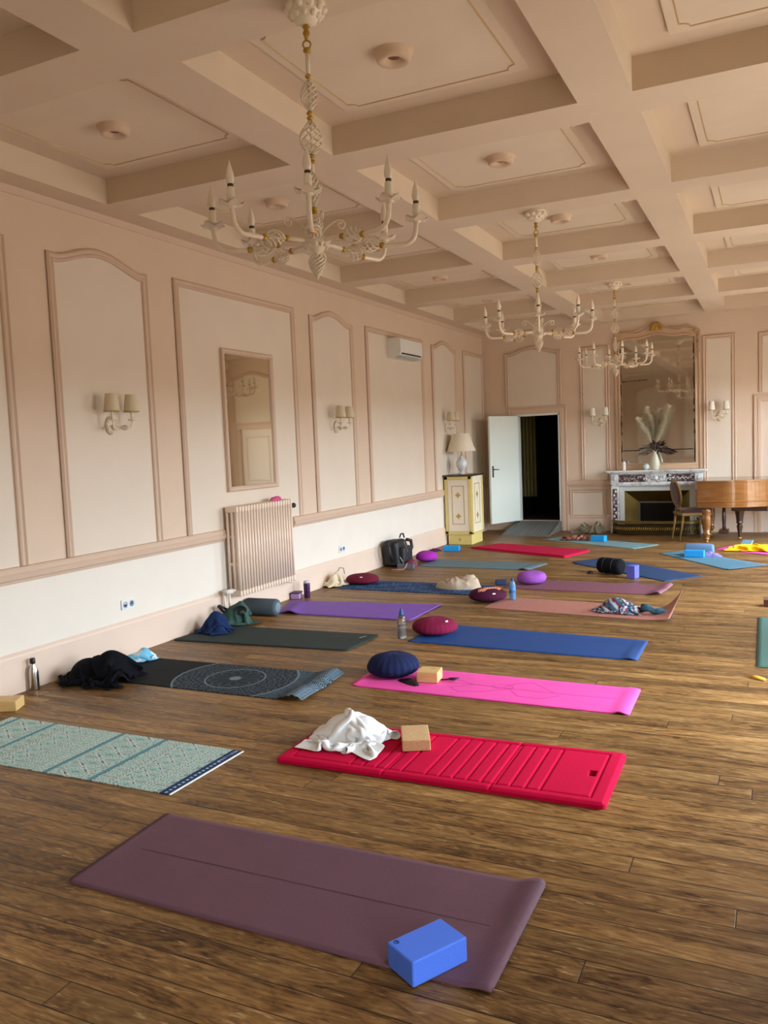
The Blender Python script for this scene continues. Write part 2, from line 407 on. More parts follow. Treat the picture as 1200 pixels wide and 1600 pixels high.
h.box((0.725, 0.046, 0.93), (0.03, 0.01, 0.2), .003); h.tube([(0.725, 0.04, 0.97), (0.725, 0.085, 0.97), (0.70, 0.09, 0.97), (0.62, 0.09, 0.965)], 0.008, 8)
h.build('door_handle', BLACKM, door)
hg = MB()
for z in (.25, 1.0, 1.7): hg.tube([(0, -.004, z - .05), (0, -.004, z + .05)], .008, 8)
build_split(hg, 'hinge', mat('steel', (170, 170, 168), .3, .9), door)
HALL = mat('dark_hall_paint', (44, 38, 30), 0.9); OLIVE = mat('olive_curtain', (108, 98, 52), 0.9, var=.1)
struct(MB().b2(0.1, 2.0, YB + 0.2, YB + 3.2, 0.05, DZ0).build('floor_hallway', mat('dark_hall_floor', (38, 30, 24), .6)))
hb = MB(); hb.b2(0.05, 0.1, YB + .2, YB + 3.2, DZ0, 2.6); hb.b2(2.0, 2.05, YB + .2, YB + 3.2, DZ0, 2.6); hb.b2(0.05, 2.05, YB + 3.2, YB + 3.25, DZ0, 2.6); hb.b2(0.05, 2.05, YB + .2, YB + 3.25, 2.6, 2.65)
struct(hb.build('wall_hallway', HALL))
cu = MB(); cp = [(0.30 + t_ * .42, YB + 0.9 + .02 * sin(t_ * 40)) for t_ in [k / 60 for k in range(61)]]
vs = [(x, y, z) for z in (0.55, 2.35) for x, y in cp]; cu.add(vs, [[i, i + 1, 62 + i, 61 + i] for i in range(60)], True)
vs = [(x, y + .012, z) for z in (0.55, 2.35) for x, y in cp]; cu.add(vs, [[i, i + 1, 62 + i, 61 + i] for i in range(60)], True)
tag(cu.build('hallway_curtain', OLIVE, recalc=False), 'olive curtain hanging in the dark hallway beyond the open door', 'curtain')
# closed door on the right, seen past the piano and in the mirror
d2 = MB(); d2.b2(4.66, 5.45, YB + .02, YB + .06, 0.0, DZ1)
d2.sweep([(4.76, 1.0), (4.76, 1.95), (5.35, 1.95), (5.35, 1.0)], [(0, 0), (-.01, .012), (-.03, .012), (-.04, 0)], lambda u, v, h: (u, YB + .02 - h, v), True)
d2.sweep([(4.76, .15), (4.76, .85), (5.35, .85), (5.35, .15)], [(0, 0), (-.01, .012), (-.03, .012), (-.04, 0)], lambda u, v, h: (u, YB + .02 - h, v), True)
struct(d2.build('door_2', mat('pink_white_door', (222, 204, 186), .45)))
d3 = MB(); d3.b2(.55, 1.45, YF - .1, YF - .05, 0, 2.2); d3.sweep([(.66, .9), (.66, 2.05), (1.34, 2.05), (1.34, .9)], [(0, 0), (-.01, .012), (-.03, .012), (-.04, 0)], lambda u, v, h: (u, YF - .05 + h, v), True)
struct(d3.build('door_3', mat('pink_white_door')))
# ramp up to the doorway
rp_ = MB(); RX0, RX1, RY0 = 0.56, 1.40, 13.62
prof = [(RY0, 0.0), (RY0, .012), (YB - .005, DZ0), (YB - .005, 0.0)]
rp_.prism(prof, lambda u, v, h: (RX0 + h * (RX1 - RX0 - .05), u, v), 0, 1)
nr = 12
for k in range(nr):
    x = RX0 + .03 + k * (RX1 - RX0 - .1) / (nr - 1); rp_.tube([(x, RY0 + .03, .018), (x, YB - .03, DZ0 - .001)], .005, 6)
rt = tag(thing('doorway_ramp', '', 'ramp', (0, 0, 0)), 'grey ribbed wedge ramp rising to the open doorway', 'ramp')
rp_.build('ramp_tread', mat('grey_rubber', (104, 108, 106), .6, var=.1, vscale=20), rt)
re_ = MB(); re_.prism([(RY0, 0.0), (RY0, .014), (YB - .005, DZ0 + .004), (YB - .005, 0.0)], lambda u, v, h: (RX1 - .049 + h * .045, u, v), 0, 1)
re_.build('edge_strip', mat('grey_aluminium', (150, 154, 156), .35, .6), rt)

# ------------------------------------------------------------------ ceiling rosettes
names_far = {}
r0 = make_rosette()
for i, (x, y) in enumerate(ROSE):
    o = r0 if i == 0 else copy_tree(r0)
    o.location = (x, y, ZD - .02)
    col = 'left' if x < 2 else 'middle'
    kk = sum(1 for (xx, yy) in ROSE if (xx < 2) == (x < 2) and yy < y)
    order = ['first', 'second', 'third', 'fourth', 'fifth', 'sixth', 'seventh', 'eighth'][kk - 0]
    o['label'] = 'round plaster boss, %s from the camera in the %s row of ceiling coffers' % (order, col); o['group'] = 'round plaster bosses in the ceiling coffers'

# ------------------------------------------------------------------ chandeliers
def cage(p0, p1, r, nw=7, turns=0.8, wr=0.0045, seg=12, T=None, pw=0.8, fat=0.55):
    """basket of twisted wires between two points"""
    b = MB(); p0 = Vector(p0); p1 = Vector(p1); d = (p1 - p0); L = d.length; q = d.normalized().to_track_quat('Z', 'Y').to_matrix()
    for k in range(nw):
        pts = []
        for i in range(seg + 1):
            t_ = i / seg; a = 2 * pi * (k / nw + turns * t_); tt = t_ ** (math.log(.5) / math.log(fat)); rr = r * max(0.06, sin(pi * tt)) ** pw
            pts.append(p0 + q @ Vector((rr * cos(a), rr * sin(a), L * t_)))
        b.tube(pts, wr, 4)
    return b
BULB = mat('frosted_bulb_glass', (240, 226, 206), .15, spec=.7)
CANDLE = mat('candle_sleeve', (238, 230, 208), .4)
def make_chandelier():
    t = thing('chandelier', '', 'chandelier')     # origin: ceiling point; z down
    c = MB(); c.lathe([(0.088, 0), (0.09, -.012), (.078, -.02), (.082, -.03), (.07, -.045), (.05, -.075), (.026, -.09), (.02, -.092)], 24)
    for k in range(10):
        a = 2 * pi * k / 10; c.ball((0.078 * cos(a), .078 * sin(a), -.03), .02, 8, 6, sz=.9)
        c.ball((0.058 * cos(a + .3), .058 * sin(a + .3), -.058), .014, 8, 6, sz=1.1)
    c.build('canopy', IVORY, t)
    s = MB()
    for z0, z1 in ((-.20, -.30), (-.455, -.49), (-.64, -.72), (-.86, -1.0)): s.tube([(0, 0, z0), (0, 0, z1)], .009, 8)
    s.tube([(0, 0, -.3), (0, 0, -1.0)], .004, 6); s.build('stem', IVORY, t)
    g = MB()
    g.lathe([(.012, -.09), (.018, -.1), (.01, -.11), (.016, -.125), (.01, -.14), (.007, -.155)], 12)
    g.tube([(.017 * cos(a), 0, -.172 + .017 * sin(a)) for a in [2 * pi * k / 12 for k in range(12)]], .004, 6, closed=True)
    g.lathe([(.008, -.185), (.017, -.193), (.017, -.203), (.008, -.21)], 12)
    for z in (-.305, -.462, -.482, -.645, -.668, -.87, -.885): g.ball((0, 0, z), .015, 10, 6, sz=.75)
    build_split(g, 'collar', GOLD, t)
    for z0, z1, r, tw in ((-.315, -.45, .036, .8), (-.49, -.64, .050, .7), (-.70, -.86, .028, .9), (-.885, -.985, .034, .8)):
        cage((0, 0, z0), (0, 0, z1), r, 7, tw, .0036, 14).build('wire_basket', IVORY, t)
    hb_ = MB(); hb_.lathe([(.012, -.98), (.03, -.985), (.066, -1.0), (.072, -1.012), (.06, -1.022), (.045, -1.03), (.034, -1.05), (.018, -1.06), (.01, -1.065)], 24)
    for k in range(12):
        a = 2 * pi * k / 12; hb_.ball((.05 * cos(a), .05 * sin(a), -1.028), .012, 8, 6)
    hb_.build('hub', IVORY, t)
    f = cage((0, 0, -1.065), (0, 0, -1.165), .034, 8, .8, .0045, 12, fat=.35); f.ball((0, 0, -1.168), .008, 8, 6); f.ball((0, 0, -1.062), .016, 10, 6, sz=.6); f.build('finial', IVORY, t)
    sc = MB()
    for k in range(4):
        a = 2 * pi * k / 4 + .3; pts = []
        for i in range(20):
            t_ = i / 19
            if t_ < .55: x = .02 + .10 * (t_ / .55); z = -.985 + .075 * sin(pi * .5 * t_ / .55)
            else:
                b_ = (t_ - .55) / .45 * 2 * pi * 1.1; rr = .022 * (1 - .55 * (t_ - .55) / .45); x = .12 + rr * sin(b_); z = -.91 - .022 + rr * cos(b_)
            pts.append((x * cos(a), x * sin(a), z))
        sc.tube(pts, .0035, 5)
    build_split(sc, 'scroll', IVORY, t)
    for k in range(8):
        a = 2 * pi * k / 8; Ra = Matrix.Rotation(a, 4, 'Z'); arm = MB()
        def A(r, z): return (r, 0, z)
        arm.tube([A(.05, -1.012), A(.10, -1.015), A(.17, -1.02)], .0095, 8)
        arm.tube([A(.29, -1.035)] + [A(.29 + .04 * i / 3, -1.037) for i in range(1, 3)] + [A(.385 + .06 * sin(pi / 2 * i / 6), -1.037 + .062 * (1 - cos(pi / 2 * i / 6))) for i in range(7)] + [A(.447, -.96), A(.45, -.935)], .0105, 8)
        arm.tube([A(.16, -1.02), A(.3, -1.036)], .004, 5)
        ao = arm.build('arm', IVORY, t); ao.matrix_local = Ra
        cage(A(.175, -1.021), A(.285, -1.036), .034, 7, .6, .0034, 12).build('arm_basket', IVORY, ao)
        gg = MB(); gg.ball(A(.168, -1.02), .014, 10, 6); gg.ball(A(.292, -1.036), .015, 10, 6); build_split(gg, 'gilt_collar', GOLD, ao)
        dp = MB(); n = 30; vs = []; rad = [.01, .03, .052]; fs = []
        for q in range(3):
            for i in range(n):
                th = 2 * pi * i / n; vs.append((.45 + rad[q] * cos(th) * (1 + (.10 * cos(5 * th) if q == 2 else 0)), rad[q] * sin(th) * (1 + (.10 * cos(5 * th) if q == 2 else 0)), -.933 + (.0, .0, .010)[q] + (.008 * cos(5 * th) if q == 2 else 0)))
        for q in range(2):
            for i in range(n): fs.append([q * n + i, q * n + (i + 1) % n, (q + 1) * n + (i + 1) % n, (q + 1) * n + i])
        dp.add(vs, fs, True); dp.add([(x, y, z - .004) for x, y, z in vs], fs, True); dp.lathe([(.012, -.945), (.022, -.935), (.014, -.925)], 12, Matrix.Translation((.45, 0, 0)))
        dp.build('drip_pan', IVORY, ao)
        MB().lathe([(.015, -.93), (.0165, -.92), (.0165, -.866), (.014, -.862)], 14, Matrix.Translation((.45, 0, 0))).build('candle_sleeve', CANDLE, ao)
        bl = MB(); bl.lathe([(.010, -.852), (.016, -.838), (.0175, -.824), (.015, -.806), (.0105, -.790), (.006, -.776), (.0028, -.764), (.0008, -.754)], 12, Matrix.Translation((.45, 0, 0)))
        bl.build('bulb', BULB, ao)
        MB().lathe([(.0125, -.864), (.0125, -.850)], 12, Matrix.Translation((.45, 0, 0))).build('lamp_holder', mat('dark_brass', (70, 52, 34), .5), ao)
    return t
ch = make_chandelier()
for i, (x, y, rz, lab) in enumerate(((3.03, 3.245, 27, 'largest, nearest ivory chandelier of twisted wire baskets, hanging at top left'), (3.03, 7.03, 15, 'middle of the three ivory chandeliers, hanging in front of the open doorway'), (3.03, 10.78, 20, 'farthest ivory chandelier, hanging in front of the tall mirror'))):
    o = ch if i == 0 else copy_tree(ch); place(o, (x, y, ZC), radians(rz)); o['label'] = lab; o['group'] = 'ivory and gilt candle chandeliers'

# ------------------------------------------------------------------ wall sconces
SHADE = mat('linen_lamp_shade', (214, 200, 168), .8, bump=.2, bscale=120)
SHADEW = mat('white_lamp_shade', (232, 228, 212), .8, bump=.1, bscale=120)
def make_sconce(shade, rb):
    # local frame: wall plane at y = 0, the fitting projects towards -y, x runs along the wall
    t = thing('wall_sconce', '', 'wall light')
    b = MB(); b.lathe([(.012, 0), (.045, .002), (.05, .008), (.03, .016), (.012, .024)], 20, Matrix.Translation((0, 0, -.02)) @ Matrix.Rotation(pi / 2, 4, 'X'), sy=1.5)
    for k in range(8):
        a = 2 * pi * k / 8; b.ball((.035 * cos(a), -.01, -.02 + .05 * sin(a)), .013, 8, 6)
    b.build('back_plate', IVORY, t)
    for s in (-1, 1):
        ar = MB(); pts = [(0, -.02, -.02), (s * .02, -.06, -.03), (s * .045, -.10, -.045), (s * .075, -.125, -.045), (s * .10, -.135, -.035), (s * .11, -.14, -.01), (s * .11, -.14, .015)]
        ar.tube(pts, .006, 8); ar.lathe([(.008, .01), (.034, .02), (.036, .026), (.012, .024)], 16, Matrix.Translation((s * .11, -.14, 0)))
        a = ar.build('arm', IVORY, t)
        cage((s * .03, -.075, -.036), (s * .085, -.128, -.045), .02, 7, .7, .0035, 8).build('arm_basket', IVORY, a)
        MB().lathe([(.011, .022), (.011, .10)], 12, Matrix.Translation((s * .11, -.14, 0))).build('candle_sleeve', CANDLE, a)
        sh = MB(); pr = [(rb, .085), (rb * .72, .225)]; sh.lathe(pr, 28, Matrix.Translation((s * .11, -.14, 0)), cap=False); sh.lathe([(r - .002, z) for r, z in pr], 28, Matrix.Translation((s * .11, -.14, 0)), cap=False)
        sh.lathe([(rb - .001, .083), (rb + .0015, .085), (rb + .0005, .093), (rb - .003, .09)], 28, Matrix.Translation((s * .11, -.14, 0)), mi=1, cap=False)
        sh.build('lamp_shade', [shade, mat('gold_braid', (190, 170, 110), .6)], a)
    return t
sc0 = make_sconce(SHADE, .064)
for i, (y, lab) in enumerate(((5.07, 'nearest twin sconce on the left wall, left of the small mirror'), (8.855, 'twin sconce on the left wall between small mirror and air conditioner'), (12.58, 'twin sconce on the left wall directly above the table lamp'))):
    o = sc0 if i == 0 else copy_tree(sc0); place(o, (0.004, y, 1.915), radians(90)); o['label'] = lab; o['group'] = 'twin wall sconces'
sc1 = make_sconce(SHADEW, .052)
for i, (x, lab) in enumerate(((2.12, 'white-shaded twin sconce on the back wall left of the tall mirror'), (4.03, 'white-shaded twin sconce on the back wall right of the tall mirror'))):
    o = sc1 if i == 0 else copy_tree(sc1); place(o, (x, YB - 0.004, 1.915), 0); o['label'] = lab; o['group'] = 'twin wall sconces'

# ------------------------------------------------------------------ small wall mirror, radiator, air conditioner, sockets
def mirror_mat(name, tint, rough, spots):
    m = bpy.data.materials.new(name); m.use_nodes = True; t = m.node_tree; b = t.nodes['Principled BSDF']
    b.inputs['Metallic'].default_value = 1; b.inputs['Roughness'].default_value = rough
    co = t.nodes.new('ShaderNodeTexCoord'); n = t.nodes.new('ShaderNodeTexNoise'); n.inputs['Scale'].default_value = 7; n.inputs['Detail'].default_value = 8
    t.links.new(co.outputs['Object'], n.inputs[0]); r = t.nodes.new('ShaderNodeValToRGB'); e = r.color_ramp.elements
    e[0].position = .28; e[0].color = lin((60, 52, 40)) if spots else lin(tint); e[1].position = .36; e[1].color = lin(tint)
    t.links.new(n.outputs[0], r.inputs[0]); t.links.new(r.outputs[0], b.inputs['Base Color']); return m
t = thing('wall_mirror', 'narrow rectangular mirror in plain pink frame above the radiator', 'mirror', (0.004, 7.035, 1.95))
fw, fh = .445, .70
MB().sweep([(-fw, -fh), (-fw, fh), (fw, fh), (fw, -fh)], [(0, 0), (0, .03), (-.012, .04), (-.03, .036), (-.045, .026), (-.052, .012), (-.052, 0)], lambda u, v, h: (h, u, v), True).build('frame', MOULD, t)
MB().b2(0.0, .012, -fw + .04, fw - .04, -fh + .04, fh - .04).build('mirror_glass', mirror_mat('old_mirror', (206, 200, 182), .03, False), t)

RADM = mat('pink_radiator_enamel', (236, 214, 192), .35)
t = thing('column_radiator', 'pink cast-iron column radiator on the left wall under the small mirror', 'radiator', (0, 7.0, 0))
b = MB(); n = 21
for k in range(n):
    y = -.49 + .98 * k / (n - 1)
    for x in (.05, .105, .16): b.tube([(x, y, .27), (x, y, 1.08)], .0165, 10)
    for z in (.265, 1.085): b.box((.105, y, z), (.145, .036, .06), .016, seg=3)
    for z in (.55, .82): b.box((.105, y, z), (.12, .014, .03), .005)
b.build('radiator_body', RADM, t)
p = MB(); p.tube([(.03, -.60, .30), (.11, -.60, .30), (.11, -.50, .30)], .016, 10); p.tube([(.11, -.66, .30), (.11, -.56, .30)], .026, 12); p.tube([(.09, -.58, .30), (.09, -.58, .0)], .012, 8); p.tube([(.06, -.62, .30), (.06, -.62, .0)], .010, 8)
p.build('supply_pipe', mat('white_pipe', (226, 216, 204), .4), t)
p = MB(); p.tube([(.02, .42, .25), (.15, .42, .22), (.15, .52, .22), (.02, .52, .20)], .011, 8); p.build('wall_bracket', RADM, t)
p = MB(); p.tube([(.11, .49, 1.03), (.11, .56, 1.03)], .012, 8); p.tube([(.11, .55, 1.03), (.11, .60, 1.03)], .022, 12); p.ball((.11, .63, 1.035), .028, 12, 8, sy=1.3); p.build('valve_knob', BLACKM, t)
t = thing('air_conditioner', 'white split air conditioner high on the left wall', 'air conditioner', (0, 10.82, 2.85))
b = MB(); pr = [(0.003, .0), (.003, .27), (.17, .27), (.205, .255), (.21, .09), (.19, .03), (.12, 0)]
b.prism(pr, lambda u, v, h: (u, h, v), -.39, .39); b.build('casing', mat('white_plastic', (226, 226, 220), .35), t)
MB().box((.2, 0, .055), (.02, .66, .018), .002).build('outlet_slot', BLACKM, t)
MB().box((.155, -.03, .004), (.11, .70, .012), .003).build('louvre', mat('grey_plastic', (190, 190, 188), .4), t)
def socket(y, z, lab):
    t = thing('wall_socket', lab, 'socket', (0.003, y, z), 0, 'double sockets on the left wall')
    MB().box((.006, 0, 0), (.012, .155, .085), .003).build('socket_plate', WHITE, t)
    for s in (-1, 1):
        T = Matrix.Translation((.013, s * .037, 0)) @ Matrix.Rotation(pi / 2, 4, 'Y')
        c = MB(); c.lathe([(.026, -.001), (.026, .002), (.022, .002), (.02, -.001)], 20, T); c.build('socket_ring', mat('pale_blue_plastic', (150, 176, 206), .4), t)
        c = MB(); c.ball((.0145, s * .037 - .008, 0), .004, 8, 6); c.ball((.0145, s * .037 + .008, 0), .004, 8, 6); c.build('pin_hole', BLACKM, t)
socket(5.14, .42, 'double wall socket on the left wall, near the steel bottle'); socket(8.87, .39, 'double wall socket on the left wall beyond the radiator')

# ------------------------------------------------------------------ corner cabinet and table lamp
CABM = mat('cream_lacquer', (238, 230, 202), .4, var=.04, vscale=6); CABY = mat('yellow_lacquer', (222, 204, 128), .45, var=.06)
GREEN = mat('olive_line', (150, 140, 84), .5)
t = thing('corner_cabinet', 'cream and yellow painted cabinet with gold medallions and dark top', 'cabinet', (0.03, 12.37, 0))
W_, D_, H_ = .45, .55, 1.12
b = MB(); b.b2(.03, W_ - .02, .02, D_, 0, .16, .004); b.build('plinth_drawer', CABY, t)
b = MB(); b.b2(0, W_, 0, D_, .16, 1.10, .004); b.build('body', CABM, t)
b = MB()
for x in (0.0, W_ - .05): b.b2(x, x + .05, -.012, .0, .17, 1.10, .003)
b.b2(0, W_, -.012, 0, .165, .215, .003); b.b2(0, W_, -.012, 0, 1.05, 1.10, .003)
b.b2(W_, W_ + .012, -.0, .05, .17, 1.1, .003); b.b2(W_, W_ + .012, D_ - .05, D_, .17, 1.1, .003); b.b2(W_, W_ + .012, 0, D_, .165, .2, .003)
b.build('yellow_frame', CABY, t)
dr = MB(); dr.b2(.055, W_ - .055, -.008, 0, .22, 1.045, .003); dro = dr.build('door', mat('pale_pink_lacquer', (238, 226, 204), .45), t)
ln = MB(); ln.sweep([(.12, .33), (.12, .95), (W_ - .12, .95), (W_ - .12, .33)], [(0, 0), (0, .003), (-.008, .003), (-.008, 0)], lambda u, v, h: (u, -.008 - h, v), True); ln.build('painted_border', GREEN, dro)
def medal(M2, cx, cz, r, parent):
    m = MB(); m.prism([(cx, cz - r), (cx - r * .4, cz - r * .4), (cx - r, cz), (cx - r * .4, cz + r * .4), (cx, cz + r), (cx + r * .4, cz + r * .4), (cx + r, cz), (cx + r * .4, cz - r * .4)], M2, 0, .003)
    return m.build('medallion', GOLDP, parent)
F1 = lambda u, v, h: (u, -.008 - h, v); F2 = lambda u, v, h: (W_ + h, u, v)
medal(F1, W_ / 2, .80, .05, dro); medal(F1, W_ / 2, .46, .05, dro); medal(lambda u, v, h: (u, .02 - h, v), W_ / 2, .08, .03, t)
sd = MB(); sd.sweep([(.15, .33), (.15, .98), (.40, .98), (.40, .33)], [(0, 0), (0, .003), (-.01, .003), (-.01, 0)], F2, True); sd.build('painted_border', GREEN, t)
medal(F2, .275, .80, .06, t); medal(F2, .275, .46, .06, t)
b = MB(); b.b2(-.02, W_ + .03, -.04, D_ + .02, 1.10, 1.125, .006); b.build('cabinet_top', mat('dark_walnut', (66, 42, 26), .35, var=.15, vscale=12), t)
t = thing('table_lamp', 'white ceramic jar lamp with a wide cone shade, on the cream cabinet', 'lamp', (0.235, 12.64, 1.126))
MB().lathe([(.06, 0), (.062, .012), (.045, .02), (.03, .04), (.045, .06), (.085, .12), (.095, .17), (.085, .22), (.05, .26), (.032, .275), (.036, .30), (.02, .305)], 32).build('ceramic_base', mat('white_ceramic', (218, 222, 222), .15, coat=.5), t)
MB().tube([(0, 0, .3), (0, 0, .40)], .008, 8).build('lamp_stem', GOLD, t)
pr = [(.235, .375), (.135, .66)]; s_ = MB(); s_.lathe(pr, 40, cap=False); s_.lathe([(r - .003, z) for r, z in pr], 40, cap=False); s_.lathe([(.232, .372), (.237, .375), (.235, .382)], 40, cap=False)
s_.lathe([(.006, .60), (.13, .652)], 4, cap=False); s_.build('lamp_shade', mat('cream_cone_shade', (230, 218, 194), .8, bump=.15, bscale=100), t)

# ------------------------------------------------------------------ fireplace
CXF = 3.06
def marble():
    m = bpy.data.materials.new('white_marble'); m.use_nodes = True; t = m.node_tree; b = t.nodes['Principled BSDF']; b.inputs['Roughness'].default_value = .25
    co = t.nodes.new('ShaderNodeTexCoord'); n = t.nodes.new('ShaderNodeTexNoise'); n.inputs['Scale'].default_value = 5; n.inputs['Detail'].default_value = 9; n.inputs['Distortion'].default_value = 1.5
    r = t.nodes.new('ShaderNodeValToRGB'); e = r.color_ramp.elements; e[0].position = .34; e[0].color = lin((168, 168, 172)); e[1].position = .52; e[1].color = lin((226, 228, 226))
    t.links.new(co.outputs['Object'], n.inputs[0]); t.links.new(n.outputs[0], r.inputs[0]); t.links.new(r.outputs[0], b.inputs['Base Color']); return m
MARB = marble()
def violet_marble():
    m = bpy.data.materials.new('violet_marble'); m.use_nodes = True; t = m.node_tree; b = t.nodes['Principled BSDF']; b.inputs['Roughness'].default_value = .2
    co = t.nodes.new('ShaderNodeTexCoord'); n = t.nodes.new('ShaderNodeTexNoise'); n.inputs['Scale'].default_value = 16; n.inputs['Detail'].default_value = 9; n.inputs['Distortion'].default_value = 2
    r = t.nodes.new('ShaderNodeValToRGB'); e = r.color_ramp.elements; e[0].position = .46; e[0].color = lin((66, 50, 52)); e[1].position = .66; e[1].color = lin((190, 176, 172))
    x = e.new(.56); x.color = lin((112, 88, 88))
    t.links.new(co.outputs['Object'], n.inputs[0]); t.links.new(n.outputs[0], r.inputs[0]); t.links.new(r.outputs[0], b.inputs['Base Color']); return m
VMARB = violet_marble()
t = thing('fireplace', 'white and purple-veined marble fireplace with carved frieze, below the tall mirror', 'fireplace', (CXF, YB, 0))
b = MB(); b.box((0, -.185, 1.045), (1.60, .37, .026), .008); b.box((0, -.17, 1.02), (1.54, .34, .026), .006); b.build('mantel_shelf', MARB, t)
b = MB(); b.box((0, -.145, .92), (1.44, .29, .175), .003); b.box((0, -.15, .83), (1.48, .31, .02), .005); b.box((0, -.148, .812), (1.44, .30, .02), .004); b.build('frieze', MARB, t)
b = MB()
for x in (-.40, .40): b.box((x, -.293, .925), (.46, .01, .125), .003)
build_split(b, 'marble_inlay', VMARB, t)
b = MB(); random.seed(3)
for k in range(46):
    a = random.uniform(-1, 1); x = a * .30; z = .925 + random.uniform(-.05, .05) * (1 - .3 * abs(a)); L = random.uniform(.02, .05); an = random.uniform(0, pi)
    b.tube([(x - L * cos(an) / 2, -.300, z - L * sin(an) / 2), (x, -.316, z), (x + L * cos(an) / 2, -.300, z + L * sin(an) / 2)], [.004, .012, .004], 6)
b.ball((0, -.305, .925), .035, 12, 8, sy=.6)
for s in (-1, 1):
    for q in range(6): b.tube([(s * (.33 + .03 * q), -.297, .92), (s * (.35 + .03 * q), -.306, .94 - .03 * (q % 2)), (s * (.37 + .03 * q), -.297, .92)], [.003, .007, .003], 6)
build_split(b, 'carved_leaf', MARB, t)
for s in (-1, 1):
    c = MB(); c.box((s * .67, -.297, .925), (.125, .02, .15), .004); c.sweep([(s * .67 - .045, .87), (s * .67 - .045, .98), (s * .67 + .045, .98), (s * .67 + .045, .87)], [(0, 0), (0, .006), (-.01, .006), (-.01, 0)], lambda u, v, h: (u, -.307 - h, v), True)
    c.ball((s * .67, -.307, .925), .034, 14, 8, sy=.5, sz=1.2); c.build('corner_block', MARB, t)
    c = MB(); c.b2(s * .67 - .065 if s < 0 else .605, s * .67 + .065 if s < 0 else .735, -.28, 0, 0.0, .805, .003); c.box((s * .67, -.16, .05), (.15, .30, .10), .005)
    j_ = c.build('jamb', MARB, t)
    c = MB(); c.box((s * .67, -.283, .45), (.075, .012, .60), .003); c.build('marble_inlay', VMARB, j_)
    c = MB()
    for q in range(9): c.ball((s * .67 + .012 * (-1) ** q, -.292, .22 + q * .06), .018, 8, 6, sy=.6, sz=1.3)
    build_split(c, 'carved_drop', MARB, j_)
b = MB()
for s in (-1, 1): b.b2(s * .60, s * .52, -.25, -.02, 0.0, .7095, .004)
b.b2(-.60, .60, -.25, -.02, .71, .805, .004); b.build('inner_surround', mat('cream_marble', (206, 212, 206), .3), t)
BRASS = mat('aged_brass', (122, 102, 52), .35, .8, var=.15, vscale=5)
b = MB(); o_ = [(-.52, .0), (-.52, .71), (.52, .71), (.52, .0)]; i_ = [(-.30, .0), (-.30, .50), (.30, .50), (.30, .0)]
vs = [(x, -.245, z) for x, z in o_] + [(x, -.05, z) for x, z in i_]; b.add(vs, [[0, 1, 5, 4], [1, 2, 6, 5], [2, 3, 7, 6]])
b.build('slanted_cheeks', BRASS, t, recalc=False)
b = MB(); b.sweep([(-.29, 0), (-.29, .49), (.29, .49), (.29, 0)], [(0, 0), (0, .02), (.03, .02), (.03, 0)], lambda u, v, h: (u, -.05 - h, v)); b.build('firebox_rim', mat('grey_iron', (104, 106, 92), .45, .5), t)
b = MB(); b.b2(-.29, .29, -.045, -.005, 0, .5); b.build('firebox_screen', mat('soot_black', (10, 9, 8), .9), t)
# fender
t = thing('fireplace_fender', 'low dark brass fender with a row of studs, in front of the fireplace', 'fender', (CXF, YB - .345, 0))
pts = []
for k in range(41):
    u = -1 + 2 * k / 40; x = .69 * u; y = -.22 * (1 - abs(u) ** 6) - .02; pts.append((x, y))
b = MB(); b.sweep(pts, [(-.01, 0.0), (-.018, .01), (-.018, .05), (-.012, .055)] + [(-.012, .15), (-.018, .155), (-.018, .175), (0, .18), (.01, .17), (.01, 0.0)], lambda u, v, h: (u, v, h)); b.build('fender_rail', mat('dark_bronze', (58, 46, 22), .4, .6), t)
b = MB()
for k in range(1, 40):
    x, y = pts[k]
    for z in (.078,): b.tube([(x - .008, y - .022, z), (x + .012, y - .022, z + .05)], .007, 6)
build_split(b, 'gilt_stud', GOLD, t)
b = MB(); b.sweep(pts, [(-.022, .19), (-.022, .225), (-.01, .235), (.01, .235), (.02, .225), (.02, .19)], lambda u, v, h: (u, v, h)); b.build('top_bar', BRASS, t)
# ------------------------------------------------------------------ overmantel mirror
t = thing('overmantel_mirror', 'tall tarnished mirror in ornate pink frame with gilt shell, above the fireplace', 'mirror', (CXF, YB - .004, 0))
Z0, ZG0, ZG1, XW, XG = 1.06, 1.165, 3.17, .685, .60
def oc(x):
    a = abs(x) / XW; return 3.33 + .05 * ss(.98, .80, a) + .05 * ss(.45, .05, a) - .02 * math.exp(-((a - .5) / .12) ** 2)
def ic(x):
    a = abs(x) / XG; return 3.225 + .04 * ss(.98, .75, a) + .035 * ss(.4, 0, a) - .012 * math.exp(-((a - .5) / .15) ** 2)
b = MB(); N = 40
for k in range(N):
    x0, x1 = -XW + 2 * XW * k / N, -XW + 2 * XW * (k + 1) / N
    lo0, lo1 = ic(max(-XG, min(XG, x0))) - .002, ic(max(-XG, min(XG, x1))) - .002
    b.prism([(x0, lo0), (x0, oc(x0)), (x1, oc(x1)), (x1, lo1)], lambda u, v, h: (u, -h, v), 0, .03)
b.b2(-XW, -XG + .0, -.03, 0, Z0, ic(XG), .0); b.b2(XG, XW, -.03, 0, Z0, ic(XG), .0); b.b2(-XG, XG, -.03, 0, Z0, ZG0)
F = lambda u, v, h: (u, -.03 - h, v); RP = [(0, 0), (.004, .014), (.014, .022), (.026, .012), (.032, 0)]
xs_ = [-XW + 2 * XW * k / 48 for k in range(49)]
b.sweep([(-XW, Z0)] + [(x, oc(x)) for x in xs_] + [(XW, Z0)], [(-o, h) for o, h in RP], F, smooth=True)
xi = [-XG + 2 * XG * k / 48 for k in range(49)]
b.sweep([(-XG, ZG0)] + [(x, ic(x)) for x in xi] + [(XG, ZG0)], RP, F, closed=True, smooth=True)
b.build('frame', mat('pink_gilt_frame', (206, 174, 142), .4, .1), t)
